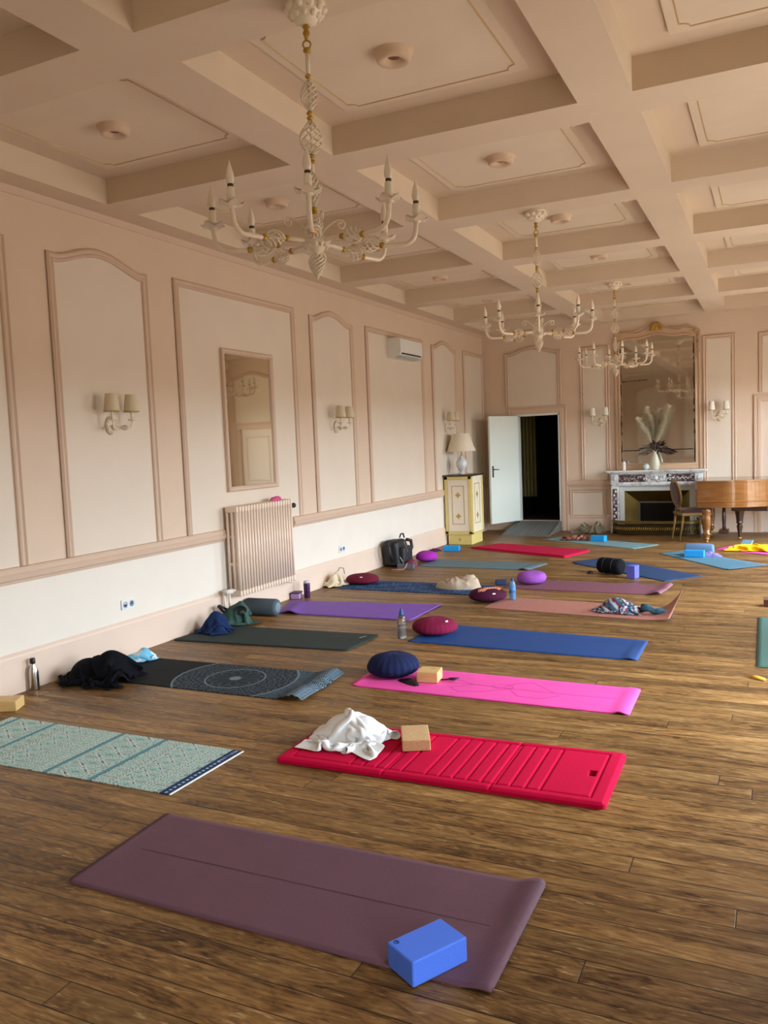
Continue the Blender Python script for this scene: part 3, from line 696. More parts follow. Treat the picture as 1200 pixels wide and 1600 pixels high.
b = MB()
for s in (-1, 1):
    sp_ = [(s * (.60 + .045 * cos(a) * (1 - a / 9)), -.045, 3.33 + .045 * sin(a) * (1 - a / 9)) for a in [k * .4 for k in range(18)]]
    b.tube(sp_, .009, 6)
    for q in range(10):
        z = 3.25 - q * .045; b.tube([(s * .645, -.035, z), (s * (.63 + .035 * (q % 2)), -.055, z + .02), (s * (.66 - .02 * (q % 2)), -.035, z + .045)], [.004, .012, .003], 6)
    b.tube([(s * .2, -.04, 3.42), (s * .3, -.055, 3.385), (s * .42, -.055, 3.37), (s * .52, -.05, 3.40), (s * .58, -.05, 3.38)], [.006, .012, .01, .012, .006], 8)
build_split(b, 'carved_scroll', mat('pink_gilt_frame'), t)
b = MB(); b.ball((0, -.05, 3.42), .055, 14, 8, sy=.5)
for k in range(11):
    a = pi * (-.15 + 1.3 * k / 10); b.tube([(.03 * cos(a), -.06, 3.41 + .03 * sin(a)), (.085 * cos(a), -.07, 3.42 + .075 * sin(a)), (.115 * cos(a), -.05, 3.42 + .095 * sin(a))], [.01, .016, .004], 6)
b.build('gilt_shell', GOLD, t)
gl = MB(); pl = [(-XG + .01, ZG0)] + [(x, ic(x) + .0) for x in xi[1:-1]] + [(XG - .01, ZG0)]; gl.prism(pl, lambda u, v, h: (u, -h, v), .004, .012)
gl.build('mirror_glass', mirror_mat('tarnished_mirror', (206, 202, 192), .04, False), t)
b = MB(); b.b2(-XG + .03, XG - .04, -.016, -.012, 1.375, 1.392); b.build('mirror_seam', BLACKM, t)
b = MB(); random.seed(8)
x = -XG + .03
while x < -.18:
    l = random.uniform(.02, .07); b.box((x + l / 2, -.0135, 2.555 + .03 * (x + XG)), (l, .003, random.uniform(.006, .016)), .001); x += l * .85
for s in (-1, 1):
    z = ZG0 + .02
    while z < 3.1:
        l = random.uniform(.03, .12)
        if random.random() < .75: b.box((s * (XG - .012 - random.uniform(0, .008)), -.0135, z + l / 2), (random.uniform(.004, .018), .003, l), .001)
        z += l
build_split(b, 'tarnish_mark', mat('tarnish_brown', (44, 36, 28), .8), t)

# mantel ornaments
t = thing('pampas_vase', 'cream vase of pampas plumes and dark dried leaves on the mantel', 'vase', (3.04, 14.30, 1.0585))
MB().lathe([(.05, 0), (.058, .01), (.078, .08), (.075, .14), (.05, .22), (.034, .27), (.03, .30), (.038, .325), (.034, .325), (.026, .30)], 28, sx=1, sy=.8).build('vase', mat('cream_ceramic', (206, 204, 182), .3, var=.05), t)
PAMP = mat('pampas_cream', (240, 230, 204), .9); random.seed(21)
for (tx, tz, bend, wd) in ((-.26, .86, -.07, .045), (-.12, 1.02, -.02, .05), (-.05, .88, 0, .04), (.07, .98, .01, .035), (.24, 1.04, .06, .055), (.17, .84, .05, .045), (-.19, .72, -.03, .04), (.02, .74, 0, .04), (.12, .70, .02, .035)):
    wd *= 2.9; b = MB(); ty = random.uniform(-.08, .05); P0 = Vector((0, 0, .28)); P1 = Vector((tx * .25 - tx * .1, ty * .4, tz * .7)); P2 = Vector((tx, ty, tz))
    def bz(u): return P0 * (1 - u) ** 2 + P1 * 2 * u * (1 - u) + P2 * u * u
    b.tube([bz(k / 10) for k in range(11)], .0025, 5)
    for k in range(1500):
        u = random.uniform(.42, 1.0); c = bz(u); d = (bz(min(1, u + .02)) - bz(u - .02)).normalized(); wv_ = wd * sin(pi * min(1, (u - .38) / .66)) ** .7
        a = random.uniform(0, 2 * pi); o1 = d.orthogonal().normalized(); o2 = d.cross(o1); out = o1 * cos(a) + o2 * sin(a)
        L = random.uniform(.5, 1.1); tip = c + out * wv_ * L + d * random.uniform(.02, .07) + Vector((0, 0, -.01))
        sd_ = d.cross(out) * .0032; b.add([c - sd_, c + sd_, tip], [[0, 1, 2]])
    b.build('pampas_plume', PAMP, t, recalc=False)
LEAF = mat('dark_dried_leaf', (66, 46, 38), .7, var=.3, vscale=20); LEAF2 = mat('grey_leaf', (120, 112, 92), .7)
for k in range(44):
    a = random.uniform(-.2, pi + .2); L = random.uniform(.20, .36); yy = random.uniform(-.14, .02); b = MB(); z0 = .34
    base = Vector((0, 0, .30)); dirv = Vector((cos(a) * 1.0, yy, .30 + .65 * max(0, sin(a)) * random.uniform(.5, 1.1))).normalized(); c = []
    for i in range(9):
        u = i / 8; c.append(base + dirv * L * u + Vector((0, 0, -.15 * u * u)))
    vs = []; side = dirv.cross(Vector((0, 1, .2))).normalized()
    for i, p_ in enumerate(c):
        ww = .020 * sin(pi * (0.08 + .92 * i / 8)) ** .8; vs += [p_ - side * ww, p_ + Vector((0, -.004, 0)), p_ + side * ww]
    fs = []
    for i in range(8):
        for q in (0, 1): fs.append([i * 3 + q, i * 3 + q + 1, (i + 1) * 3 + q + 1, (i + 1) * 3 + q])
    b.add(vs, fs, True); b.build('dried_leaf', LEAF if k % 4 else LEAF2, t, recalc=False)
b = MB()
for k in range(16):
    b.ball((random.uniform(-.1, .2), random.uniform(-.12, -.02), random.uniform(.27, .45)), .016, 8, 6)
build_split(b, 'seed_head', mat('dark_seed', (54, 34, 30), .8), t)
t = thing('glass_orb', 'pale glass ball on the mantel left of the vase', 'ornament', (2.90, 14.28, 1.0585))
MB().ball((0, 0, .055), .055, 20, 12).build('ball', mat('pale_glass', (196, 208, 206), .08, spec=.8), t)
tag(place(MB().lathe([(.028, 0), (.03, .005), (.03, .13), (.024, .14), (.024, .15)], 16).build('jar', mat('white_jar', (220, 218, 210), .4)), (2.53, 14.35, 1.0585)), 'small white jar at the left end of the mantel', 'jar')

# ------------------------------------------------------------------ grand piano and chair
def piano_mat():
    m = mat('golden_walnut', (128, 84, 36), .25, .15, var=.18, vscale=4, stretch=(1, 1, 6), coat=.6); return m
PW = piano_mat(); PD = mat('dark_walnut_leg', (58, 34, 20), .35, coat=.3)
t = thing('grand_piano', 'golden wood grand piano with closed lid at right, before the fireplace', 'piano', (3.80, 13.02, 0))
out = [(0, 0), (.30, -.01), (.46, 0.0), (.62, .06), (.80, .17), (1.0, .27), (1.25, .33), (1.5, .38), (1.68, .48), (1.76, .64), (1.76, .84), (1.68, 1.02), (1.5, 1.16), (1.25, 1.26), (0.9, 1.31), (0, 1.33)]
def chaik(p, n=2):
    for _ in range(n):
        q = [p[0]]
        for i in range(len(p) - 1):
            a, b_ = p[i], p[i + 1]; q += [(a[0] * .75 + b_[0] * .25, a[1] * .75 + b_[1] * .25), (a[0] * .25 + b_[0] * .75, a[1] * .25 + b_[1] * .75)]
        q.append(p[-1]); p = q
    return p
out = [(x, y * .82) for x, y in out]; oc_ = chaik(out)
XY = lambda u, v, h: (u, v, h)
b = MB(); b.prism(oc_, XY, .53, .90); 
for i in range(len(b.sm)): b.sm[i] = False
b.build('case', PW, t)
b = MB(); b.sweep(oc_, [(.004, .60), (-.006, .61), (-.006, .625), (.004, .635)], XY); b.build('case_moulding', PW, t)
lid = [((x - .85) * 1.025 + .85, (y - .54) * 1.03 + .54) for x, y in oc_]
b = MB(); b.prism(lid, XY, .903, .93); b.build('lid', PW, t)
b = MB(); b.b2(-.02, .02, .02, 1.07, .55, .80, .01); b.build('key_slip', PW, t)
b = MB(); b.b2(.45, .95, .42, .95, .44, .53, .01); b.build('pedal_box', PD, t)
LEG = [(.055, .53), (.06, .50), (.075, .47), (.06, .44), (.062, .40), (.068, .34), (.058, .22), (.045, .15), (.062, .135), (.062, .12), (.038, .10), (.036, .06), (.044, .045), (.03, .03)]
for (x, y, m_) in ((.12, .10, PW), (.12, .98, PW)):
    b = MB(); b.lathe(LEG[::-1], 24, Matrix.Translation((x, y, 0))); lg = b.build('leg', m_, t)
    MB().lathe([(.012, 0.0), (.024, .006), (.024, .026), (.012, .034)][::-1], 14, Matrix.Translation((x, y, 0))).build('castor', GOLD, lg)
b = MB(); b.lathe([(.02, .03), (.025, .05), (.03, .12), (.045, .2), (.03, .23), (.05, .25), (.045, .28), (.06, .38), (.075, .44), (.06, .46), (.085, .48), (.085, .53)], 8, Matrix.Translation((.56, .56, 0)), smooth=False); b.build('leg', PD, t)
MB().lathe([(.024, .006), (.024, .03)], 14, Matrix.Translation((.56, .56, 0))).build('castor', GOLD, t)
b = MB()
for s in (-1, 1): b.tube([(.34, .55 + s * .05, .50), (.34, .55 + s * .085, .42), (.34, .55 + s * .09, .32), (.34, .55 + s * .05, .22), (.34, .55 + s * .06, .14)], [.018, .022, .026, .022, .026], 8)
b.box((.34, .55, .12), (.14, .26, .06), .012); b.tube([(.34, .55, .5), (.34, .55, .14)], .006, 6); b.build('pedal_lyre', PD, t)
b = MB()
for s in (-1, 1): b.box((.25, .55 + s * .05, .09), (.10, .022, .012), .004)
build_split(b, 'pedal', GOLD, t)
t = thing('piano_chair', 'gilt chair with oval padded back, pulled up to the piano keyboard', 'chair', (3.63, 13.45, 0), radians(24))
CG = mat('dull_gilt_wood', (150, 120, 70), .4, .3); UP = mat('aubergine_fabric', (84, 58, 58), .7, sheen=.3)
b = MB(); ov = [(-.16 - .05 * sin(a) * .6 - .02, .22 * cos(a), .72 + .20 * sin(a)) for a in [2 * pi * k / 32 for k in range(32)]]
b.tube(ov, .017, 8, closed=True)
b.tube([(-.15, -.10, .54), (-.15, -.10, .44)], .014, 8); b.tube([(-.15, .10, .54), (-.15, .10, .44)], .014, 8); b.build('back_frame', CG, t)
b = MB(); T = Matrix.Translation((-.18, 0, .72)) @ Matrix.Rotation(radians(-9), 4, 'Y') @ Matrix.Rotation(pi / 2, 4, 'Y')
b.lathe([(.001, -.022), (.12, -.024), (.185, -.012), (.19, 0), (.185, .012), (.12, .024), (.001, .026)], 28, T, sx=.95, sy=1.08); b.build('backrest', UP, t)
b = MB(); b.box((.06, 0, .41), (.44, .44, .05), .012); b.build('seat_frame', CG, t)
b = MB(); b.box((.06, 0, .455), (.41, .41, .06), .028, seg=4, smooth=True); b.build('seat', UP, t)
for x, y, dx in ((-.13, -.18, -.06), (-.13, .18, -.06), (.25, -.19, 0), (.25, .19, 0)):
    b = MB(); b.tube([(x, y, .40), (x + dx * .3, y, .25), (x + dx, y, 0)], [.022, .017, .011], 8); b.build('leg', CG, t)

# ------------------------------------------------------------------ yoga mats
def bil(c, u, v):
    (ax, ay), (bx, by), (cx, cy), (dx, dy) = c      # left-near, left-far, right-far, right-near
    x = (ax * (1 - v) + bx * v) * (1 - u) + (dx * (1 - v) + cx * v) * u
    y = (ay * (1 - v) + by * v) * (1 - u) + (dy * (1 - v) + cy * v) * u
    return x, y
def yoga_mat(label, c, m, thick=.005, nx=40, ny=16, zf=None, colf=None, name='yoga_mat', skip=None, wf_=None, rnd=.018, group='yoga mats laid out on the floor'):
    ox, oy = c[0]; L = math.hypot(c[3][0] - c[0][0], c[3][1] - c[0][1]); W = math.hypot(c[1][0] - c[0][0], c[1][1] - c[0][1])
    b = MB(); vs = []; us = [i / nx for i in range(nx + 1)]; vv = [j / ny for j in range(ny + 1)]
    for i, u in enumerate(us):
        for j_, v in enumerate(vv):
            uu, v2 = u, v
            if wf_: uu, v2 = wf_(u, v)
            # rounded corners
            x, y = bil(c, uu, v2); du = min(u, 1 - u) * L; dv = min(v, 1 - v) * W
            if rnd and du < rnd and dv < rnd:
                k = math.hypot(rnd - du, rnd - dv)
                if k > rnd:
                    f = rnd / k; nu = rnd - (rnd - du) * f; nv = rnd - (rnd - dv) * f
                    uu = nu / L if u < .5 else 1 - nu / L; v2 = nv / W if v < .5 else 1 - nv / W; x, y = bil(c, uu, v2)
            z = thick + .001 + (zf(u, v) if zf else 0)
            vs.append((x - ox, y - oy, z))
    n = len(vs); vs += [(x, y, max(.001, z - thick)) for x, y, z in vs]
    I = lambda i, j_: i * (ny + 1) + j_
    fs = []; cells = []
    ok = lambda i, j_: 0 <= i < nx and 0 <= j_ < ny and not (skip and skip((i + .5) / nx, (j_ + .5) / ny))
    for i in range(nx):
        for j_ in range(ny):
            if not ok(i, j_): continue
            q = [I(i, j_), I(i + 1, j_), I(i + 1, j_ + 1), I(i, j_ + 1)]
            fs.append(q); cells.append((i, j_)); fs.append([k + n for k in q[::-1]]); cells.append(None)
            for (di, dj, p, r) in ((0, -1, 0, 1), (1, 0, 1, 2), (0, 1, 2, 3), (-1, 0, 3, 0)):
                if not ok(i + di, j_ + dj): fs.append([q[p], q[p] + n, q[r] + n, q[r]]); cells.append((i, j_))
    b.add(vs, fs, True)
    for k in range(len(fs)):
        if cells[k] is None or (len(fs[k]) == 4 and fs[k][1] >= n): b.sm[k] = False
    o = b.build(name, m, recalc=False)
    if colf:
        ca = o.data.color_attributes.new('pattern', 'FLOAT_COLOR', 'CORNER'); last = (0.1, .1, .1, 1); buf = []
        for k, poly in enumerate(o.data.polygons):
            ce = cells[k]; cc = lin(colf((ce[0] + .5) / nx, (ce[1] + .5) / ny)) if ce else (.2, .2, .2, 1)
            for _ in range(poly.loop_total): buf += cc
        ca.data.foreach_set('color', buf)
    place(o, (ox, oy, 0)); return tag(o, label, 'yoga mat', group)
def rub(name, col, rough=.75, bump=.25, bs=260, **k): return mat(name, col, max(rough, .65), bump=bump, bscale=bs, var=.05, vscale=6, spec=.3, **k)
# nearest, plum-brown
PLUMC = [(2.377, 2.209), (2.348, 2.83), (4.105, 2.86), (4.103, 2.204)]
def pl_z(u, v): return .022 * ss(.93, .985, u) * (.55 + .45 * v) * (1 - .45 * ss(.985, 1, u)) + .006 * ss(.02, 0, u)
yoga_mat('plum-brown yoga mat in the foreground, under the bright blue block', PLUMC, rub('plum_brown_rubber', (104, 72, 84), .6, .35, 300), .005, 80, 24, pl_z,
         colf=None)
MATS['plum_brown_rubber']
o = MB().sweep([(0, 0), (1.62, .0)], [(-.0015, 0), (-.0015, .0006), (.0015, .0006), (.0015, 0)], lambda u, v, h: (u, v, h)).build('printed_line', mat('dark_plum_line', (62, 40, 48), .7))
# (the printed line belongs to the mat)
pm = [x for x in bpy.data.objects if x.name.startswith('yoga_mat')][0]; o.parent = pm; place(o, (.09, .315, .0062), radians(.4))
# patterned mint mat
BOHO = [(0.47, 2.975), (0.43, 3.59), (2.227, 3.602), (2.219, 3.002)]
MINT = (168, 214, 204); PALE = (206, 224, 214); TEAL = (88, 142, 156); NAVY = (40, 66, 106); BURG = (136, 60, 90); LAV = (184, 172, 188); GREY = (138, 160, 154); SAND = (216, 214, 200)
def boho(u, v):
    x = u * 1.78; y = v * .61                     # metres along and across
    d = 1.78 - x
    def key(p, q, a, b_): return a if (int(math.floor(y / p)) + int(math.floor(x / q))) % 2 else b_
    if d < .012: return (236, 236, 230)
    if d < .07:
        if v > .72 and v < .97 and .022 < d < .062:   # woven label with small letters
            if (int(v * 160) % 5 in (1, 2)) and .032 < d < .052: return (176, 196, 210)
            return (26, 58, 100)
        k = (y / .032) % 1; r_ = math.hypot((k - .5) * .032, d - .038)
        return (170, 206, 212) if r_ < .009 else NAVY
    q = (d - .07) % .86
    seq = [(.016, LAV), (.016, BURG), (.018, PALE), (.012, LAV), (.008, NAVY), (.02, MINT), (.028, 'key'), (.012, PALE), (.02, MINT), (.008, TEAL), (.012, MINT), (.13, 'dia'), (.014, MINT), (.008, TEAL), (.03, 'key'), (.02, MINT), (.014, SAND), (.014, BURG), (.010, NAVY), (.016, SAND), (.010, BURG), (.016, MINT), (.03, 'dot'), (.014, SAND), (.006, TEAL), (.02, MINT), (.19, 'big'), (.02, MINT), (.008, TEAL), (.018, SAND), (.03, 'dot'), (.016, BURG), (.008, NAVY), (.018, PALE), (.02, 'key')]
    a = 0
    for w_, c_ in seq:
        if q < a + w_:
            t_ = (q - a) / w_
            if c_ == 'key': return GREY if (int(y / .006) % 4 < 2) != (int(t_ * 3) == 1) and .15 < t_ < .85 else PALE
            if c_ == 'dot': k = (y / .022) % 1; return TEAL if abs(t_ - .5) + abs(k - .5) < .45 else NAVY if t_ < .12 or t_ > .88 else (120, 176, 184)
            P = .125 if c_ == 'big' else .10
            k = (y / P + (0 if c_ == 'big' else .25)) % 1; ak = abs(k - .5) * 2; at = abs(t_ - .5) * 2; dd = ak + at
            st = int(x / .005 + 500)
            if dd < .34: return (96, 52, 62) if st % 3 == 0 else MINT
            if dd < .52: return MINT
            if dd < .64: return GREY if st % 2 else PALE
            if dd < .86: return MINT if at > .25 else PALE
            if dd < 1.02: return BURG if .28 < at < .62 and (k < .5) != (t_ < .5) else TEAL if int(y / .005) % 2 else PALE
            if dd < 1.2: return PALE
            return GREY if (int(y / .006) % 3 == 0) else (184, 214, 206)
        a += w_
    return MINT
PAT = mat('printed_mat', (200, 200, 200), .85, attr='pattern', bump=.15, bscale=200, spec=.18)
yoga_mat('mint patterned yoga mat with zigzag stripes, at the left edge', BOHO, PAT, .004, 356, 122, None, boho, rnd=0)
# thick red mat with ribs
RED = [(2.475, 3.535), (2.455, 4.14), (4.175, 4.215), (4.185, 3.56)]
ribs = [.42 + .072 * k for k in range(5)] + [.42 + .072 * 5 + .055 + .072 * k for k in range(9)]
def red_z(u, v):
    x = u * 1.72; y = v * .63; z = 0
    dx = min(x, 1.72 - x); dy = min(y, .63 - y)
    z -= .010 * ss(.020, 0, min(dx, dy))
    inb = min(dx - .075, dy - .055)
    z -= .009 * math.exp(-(inb / .005) ** 2)
    if inb > 0:
        for r_ in ribs: z -= .009 * math.exp(-((x - r_) / .0055) ** 2)
    for r_ in (.62, 1.18): z -= .007 * math.exp(-((x - r_) / .006) ** 2)
    return z
def red_skip(u, v):
    x = u * 1.72; y = v * .63; return abs(y - .315) < .034 and (abs(x - .115) < .018 or abs(x - 1.605) < .018)
yoga_mat('thick bright red foam mat with ribs and handle holes, middle foreground', RED, mat('red_foam', (200, 8, 62), .9, bump=.15, bscale=150, spec=.12), .027, 430, 110, red_z, skip=red_skip, rnd=.03)
def lift(a, h, side=1, vv=None):
    def f(u, v):
        t_ = ss(a, 1, u) if side > 0 else ss(1 - a, 0, u); k = vv(v) if vv else 1
        return h * t_ * k
    return f
PINK = [(2.215, 4.885), (2.205, 5.435), (4.077, 5.40), (4.085, 4.86)]
PINKM = rub('hot_pink_rubber', (240, 84, 172), .6, .1)
yoga_mat('hot pink yoga mat with faint figure print, under navy cushion', PINK, PINKM, .005, 60, 20, lambda u, v: .016 * sin(pi * ss(.94, 1, u)) * (1 - .6 * v) + .01 * ss(.03, 0, u))
pp = MB(); random.seed(2)
def inkline(mb, pts): mb.sweep(pts, [(-.004, 0), (-.004, .0004), (.004, .0004), (.004, 0)], lambda u, v, h: (u, v, h))
inkline(pp, [(0.0, 0), (.35, .02), (.62, .0), (.95, -.01), (1.3, 0.0)]); inkline(pp, [(.35, .02), (.20, .1), (.1, .12), (.0, .10)]); inkline(pp, [(.35, .02), (.22, -.09), (.3, -.16), (.45, -.12), (.62, 0)])
inkline(pp, [(.55, 0), (.62, .12), (.72, .17), (.8, .1), (.9, 0)]); inkline(pp, [(.55 + .07 * cos(a), .03 + .05 * sin(a)) for a in [k * pi / 8 for k in range(17)]]); inkline(pp, [(.6, 0), (.7, -.14), (.85, -.15), (.95, -.05)])
o = pp.build('printed_figure', mat('deep_pink_ink', (216, 58, 150), .6)); o.parent = [x for x in bpy.data.objects if x.name.startswith('yoga_mat') and x.get('label', '').startswith('hot pink')][0]; place(o, (.45, .26, .0063), 0)
BLUE = [(2.072, 6.156), (2.135, 6.86), (3.945, 6.72), (3.95, 6.095)]
yoga_mat('royal blue yoga mat beside the clear water bottle', BLUE, rub('royal_blue_rubber', (28, 68, 128), .65, .15), .005, 60, 18, lambda u, v: .014 * sin(pi * ss(.93, 1, u)) * (1 - v))
# mandala mat
MAN = [(0.333, 4.45), (0.259, 5.073), (2.05, 5.11), (2.085, 4.46)]
def mandala(u, v):
    x = u * 1.76; y = v * .62; dx = x - 1.02; dy = y - .315; r_ = math.hypot(dx, dy); a = atan2(dy, dx); BK = (26, 31, 33); LT = (116, 134, 144); MD = (68, 82, 92)
    if r_ > .47:
        if dx > 0:
            s_ = (r_ + .012 * sin(a * 30)) / .016; base = (132, 160, 178) if x > 1.62 else (92, 112, 126)
            if abs(dy) > .12 and x > 1.55: s_ = (abs(dy) * 1.2 + x * .3) / .014
            return base if s_ % 1 < .5 else (26, 38, 50)
        return BK
    if r_ > .455: return LT
    if r_ < .045: return (112, 128, 136)
    if r_ < .215:
        p_ = .12 + .075 * abs(cos(a * 6)) ** .6
        if abs(r_ - p_) < .010: return MD
        if r_ < p_ and (math.sin(a * 12) * .5 + .5) * .12 > r_ - .045 and int(r_ / .012) % 2: return (58, 70, 78)
        return (38, 48, 54)
    if r_ < .227: return LT
    k = nz(x * 70, y * 70) + .25 * sin(a * 24) * sin(r_ * 140)
    return MD if k > .12 else (84, 100, 110) if k > .04 else (32, 40, 46)
yoga_mat('black yoga mat with grey mandala print and curled right end', MAN, PAT, .005, 350, 124,
         lambda u, v: .045 * ss(.86, .96, u) * (.25 + .75 * abs(sin(v * 4.2 + .9))) * (1 - .6 * ss(.96, 1, u)), mandala, rnd=.02)
DG = [(0.04, 5.616), (0.103, 6.241), (1.756, 6.304), (1.741, 5.727)]
dm = yoga_mat('dark green-grey yoga mat behind the mandala mat', DG, rub('dark_slate_rubber', (44, 56, 54), .8, .15), .009, 40, 16, None, rnd=.04)
lg = MB(); random.seed(5)
for k in range(7): lg.box((k * .012, 0, 0), (.006, random.choice((.012, .018)), .0006))
o = lg.build('small_logo', mat('pale_print', (190, 200, 196), .6)); o.parent = dm; place(o, (1.60, .53, .0105), radians(70))
VIO = [(0.33, 6.89), (0.09, 7.50), (1.799, 7.69), (1.775, 6.918)]
yoga_mat('violet yoga mat beside the grey bolster and purple tumbler', VIO, rub('violet_rubber', (122, 80, 176), .6, .1), .006, 60, 18, lambda u, v: .03 * math.exp(-((u - .09) / .05) ** 2) * (1 - v) + .012 * ss(.97, 1, u) * v)
PATB = [(0.241, 8.291), (0.16, 8.90), (1.978, 8.86), (1.991, 8.26)]
def navyp(u, v):
    x = u * 1.8; y = v * .6; s_ = sin(x * 60 + 3 * sin(y * 40)) * sin(y * 55 + 3 * sin(x * 25)); return (70, 100, 142) if s_ > .25 else (30, 54, 92)
yoga_mat('dark blue wave-patterned yoga mat under the maroon cushion and beige pillow', PATB, PAT, .005, 260, 90, None, navyp)
TF = [(0.457, 10.073), (0.52, 10.70), (2.15, 10.60), (2.04, 10.04)]
yoga_mat('grey-teal yoga mat beside the black backpack', TF, rub('grey_teal_rubber', (92, 118, 126), .6, .1), .005, 50, 16, lambda u, v: .02 * sin(pi * ss(.9, 1, u)) * (1 - .5 * v))
PE = [(2.224, 7.646), (2.28, 8.25), (4.08, 8.06), (4.02, 7.47)]
def pe_w(u, v): return (u if u < .93 else .93 + (u - .93) * .55), v
yoga_mat('peach-pink yoga mat with its right end curled up, under the striped bundle', PE, mat('peach_rubber', (168, 112, 98), .6, bump=.2, bscale=200, var=.12, vscale=30), .004, 80, 20,
         lambda u, v: .20 * max(0, (u - .87) / .13) ** 2 * (.12 + .88 * v))
MA = [(2.574, 8.73), (2.572, 9.33), (3.86, 9.28), (3.80, 8.68)]
MA[0] = (2.10, 8.75); MA[1] = (2.12, 9.35)
yoga_mat('dusty mauve yoga mat under the round violet cushion', MA, mat('mauve_rubber', (120, 72, 88), .6, bump=.2, bscale=200, var=.1, vscale=25), .004, 60, 18, lambda u, v: .035 * ss(.90, .98, u) * (.4 + .6 * abs(cos(v * 3))) * (1 - .5 * ss(.98, 1, u)))
NV = [(2.431, 10.715), (2.832, 11.198), (4.108, 9.99), (3.74, 9.531)]
yoga_mat('navy yoga mat laid diagonally, under the black roll', NV, rub('navy_rubber', (34, 64, 104), .6, .1), .005, 50, 16, lambda u, v: .015 * ss(.06, 0, u))
R2 = [(0.60, 11.93), (0.90, 12.42), (2.443, 11.85), (2.236, 11.16)]
yoga_mat('thick crimson mat on the floor in front of the cabinet', R2, mat('crimson_foam', (186, 18, 66), .85, bump=.1, bscale=120, spec=.15), .030, 50, 18, lambda u, v: -.008 * ss(.03, 0, min(u, 1 - u)) )
PB = [(1.403, 13.186), (1.60, 13.60), (3.293, 12.72), (2.996, 12.208)]
yoga_mat('pale grey-blue yoga mat before the fireplace, farthest in the room', PB, rub('pale_teal_rubber', (116, 152, 156), .6, .1), .004, 50, 14, None)
TR = [(3.40, 11.78), (3.66, 12.12), (4.775, 10.95), (4.35, 10.46)]
yoga_mat('steel blue yoga mat laid diagonally, under the blue rolled towel', TR, rub('steel_blue_rubber', (84, 130, 152), .6, .1), .005, 50, 14, lambda u, v: .012 * ss(.94, 1, u) * (1 - v))
MG = [(4.07, 12.30), (4.28, 12.82), (5.70, 11.98), (5.45, 11.38)]
yoga_mat('magenta yoga mat at the right edge by the piano, under yellow clothing', MG, rub('magenta_rubber', (206, 74, 148), .6, .1), .005, 50, 14, None)
GR = [(4.74, 6.16), (4.72, 7.84), (5.33, 7.86), (5.35, 6.18)]
yoga_mat('green yoga mat cut by the right edge of the picture', GR, rub('bottle_green_rubber', (70, 108, 98), .6, .2), .005, 16, 40, lambda u, v: .004 * ss(.06, 0, v))

# ------------------------------------------------------------------ blocks
def block(label, loc, rz, d, m, logo=None, group='yoga blocks', name='yoga_block'):
    t = thing(name, label, 'yoga block', loc, rz, group)
    MB().box((0, 0, d[2] / 2), d, .007, seg=3, smooth=False).build('block_body', m, t)
    if logo:
        b = MB(); x, y, r_ = logo[:3]
        b.sweep([(x + r_ * cos(a), y + r_ * sin(a)) for a in [k * pi / 8 for k in range(16)]], [(-.0015, 0), (-.0015, .0006), (.0015, .0006), (.0015, 0)], lambda u, v, h: (u, v, d[2] + h), True)
        b.tube([(x, y - r_ * .5, d[2] + .0004), (x + r_ * .35, y, d[2] + .0004), (x, y + r_ * .5, d[2] + .0004)], .0012, 5)
        b.build('stamped_logo', logo[3], t)
    return t
CORK = mat('pale_cork', (206, 170, 122), .75, var=.1, vscale=60, bump=.1, bscale=200); BAMB = mat('bamboo_wood', (214, 178, 116), .5, var=.1, vscale=8, stretch=(1, 8, 8))
FB = mat('cornflower_foam', (80, 128, 246), .7, bump=.12, bscale=200, var=.04)
block('bright blue foam block on the near right corner of the plum mat', (3.873, 2.265, .007), radians(60), (.215, .135, .082), FB, (-.085, .048, .008, mat('dark_ink', (24, 36, 84), .6)))
block('beige cork block beside the white shawl on the red mat', (3.10, 3.965, .029), radians(26), (.15, .235, .062), CORK)
block('pale wooden block beside the navy cushion on the pink mat', (2.69, 5.165, .008), radians(8), (.15, .15, .075), BAMB, (.02, .02, .018, mat('tan_ink', (176, 138, 88), .6)))
block('pale wooden block cut by the left edge of the picture', (0.215, 3.70, 0), radians(28), (.24, .14, .07), BAMB)
block('periwinkle block standing on end on the navy diagonal mat', (3.375, 9.665, .007), radians(-16), (.10, .12, .15), mat('periwinkle_foam', (88, 92, 190), .7))
CY = mat('cyan_foam', (20, 150, 220), .7)
block('cyan block near the foot of the cream cabinet', (.385, 11.68, 0), radians(10), (.24, .14, .075), CY)
block('cyan block beside the rust patterned cloth before the fireplace', (2.34, 13.04, .006), radians(-10), (.22, .13, .09), CY)
block('cyan block in front of the blue rolled towel', (3.885, 11.53, .007), radians(-4), (.245, .12, .085), CY)
block('small grey block beside the backpack', (.42, 9.87, 0), radians(12), (.22, .10, .065), mat('grey_foam', (92, 92, 100), .7))
tag(MB().box((4.86, 8.40, .035), (.2, .14, .07), .006).build('brown_box', mat('brown_card', (92, 56, 34), .7)), 'small dark brown box cut by the right edge of the picture', 'box')

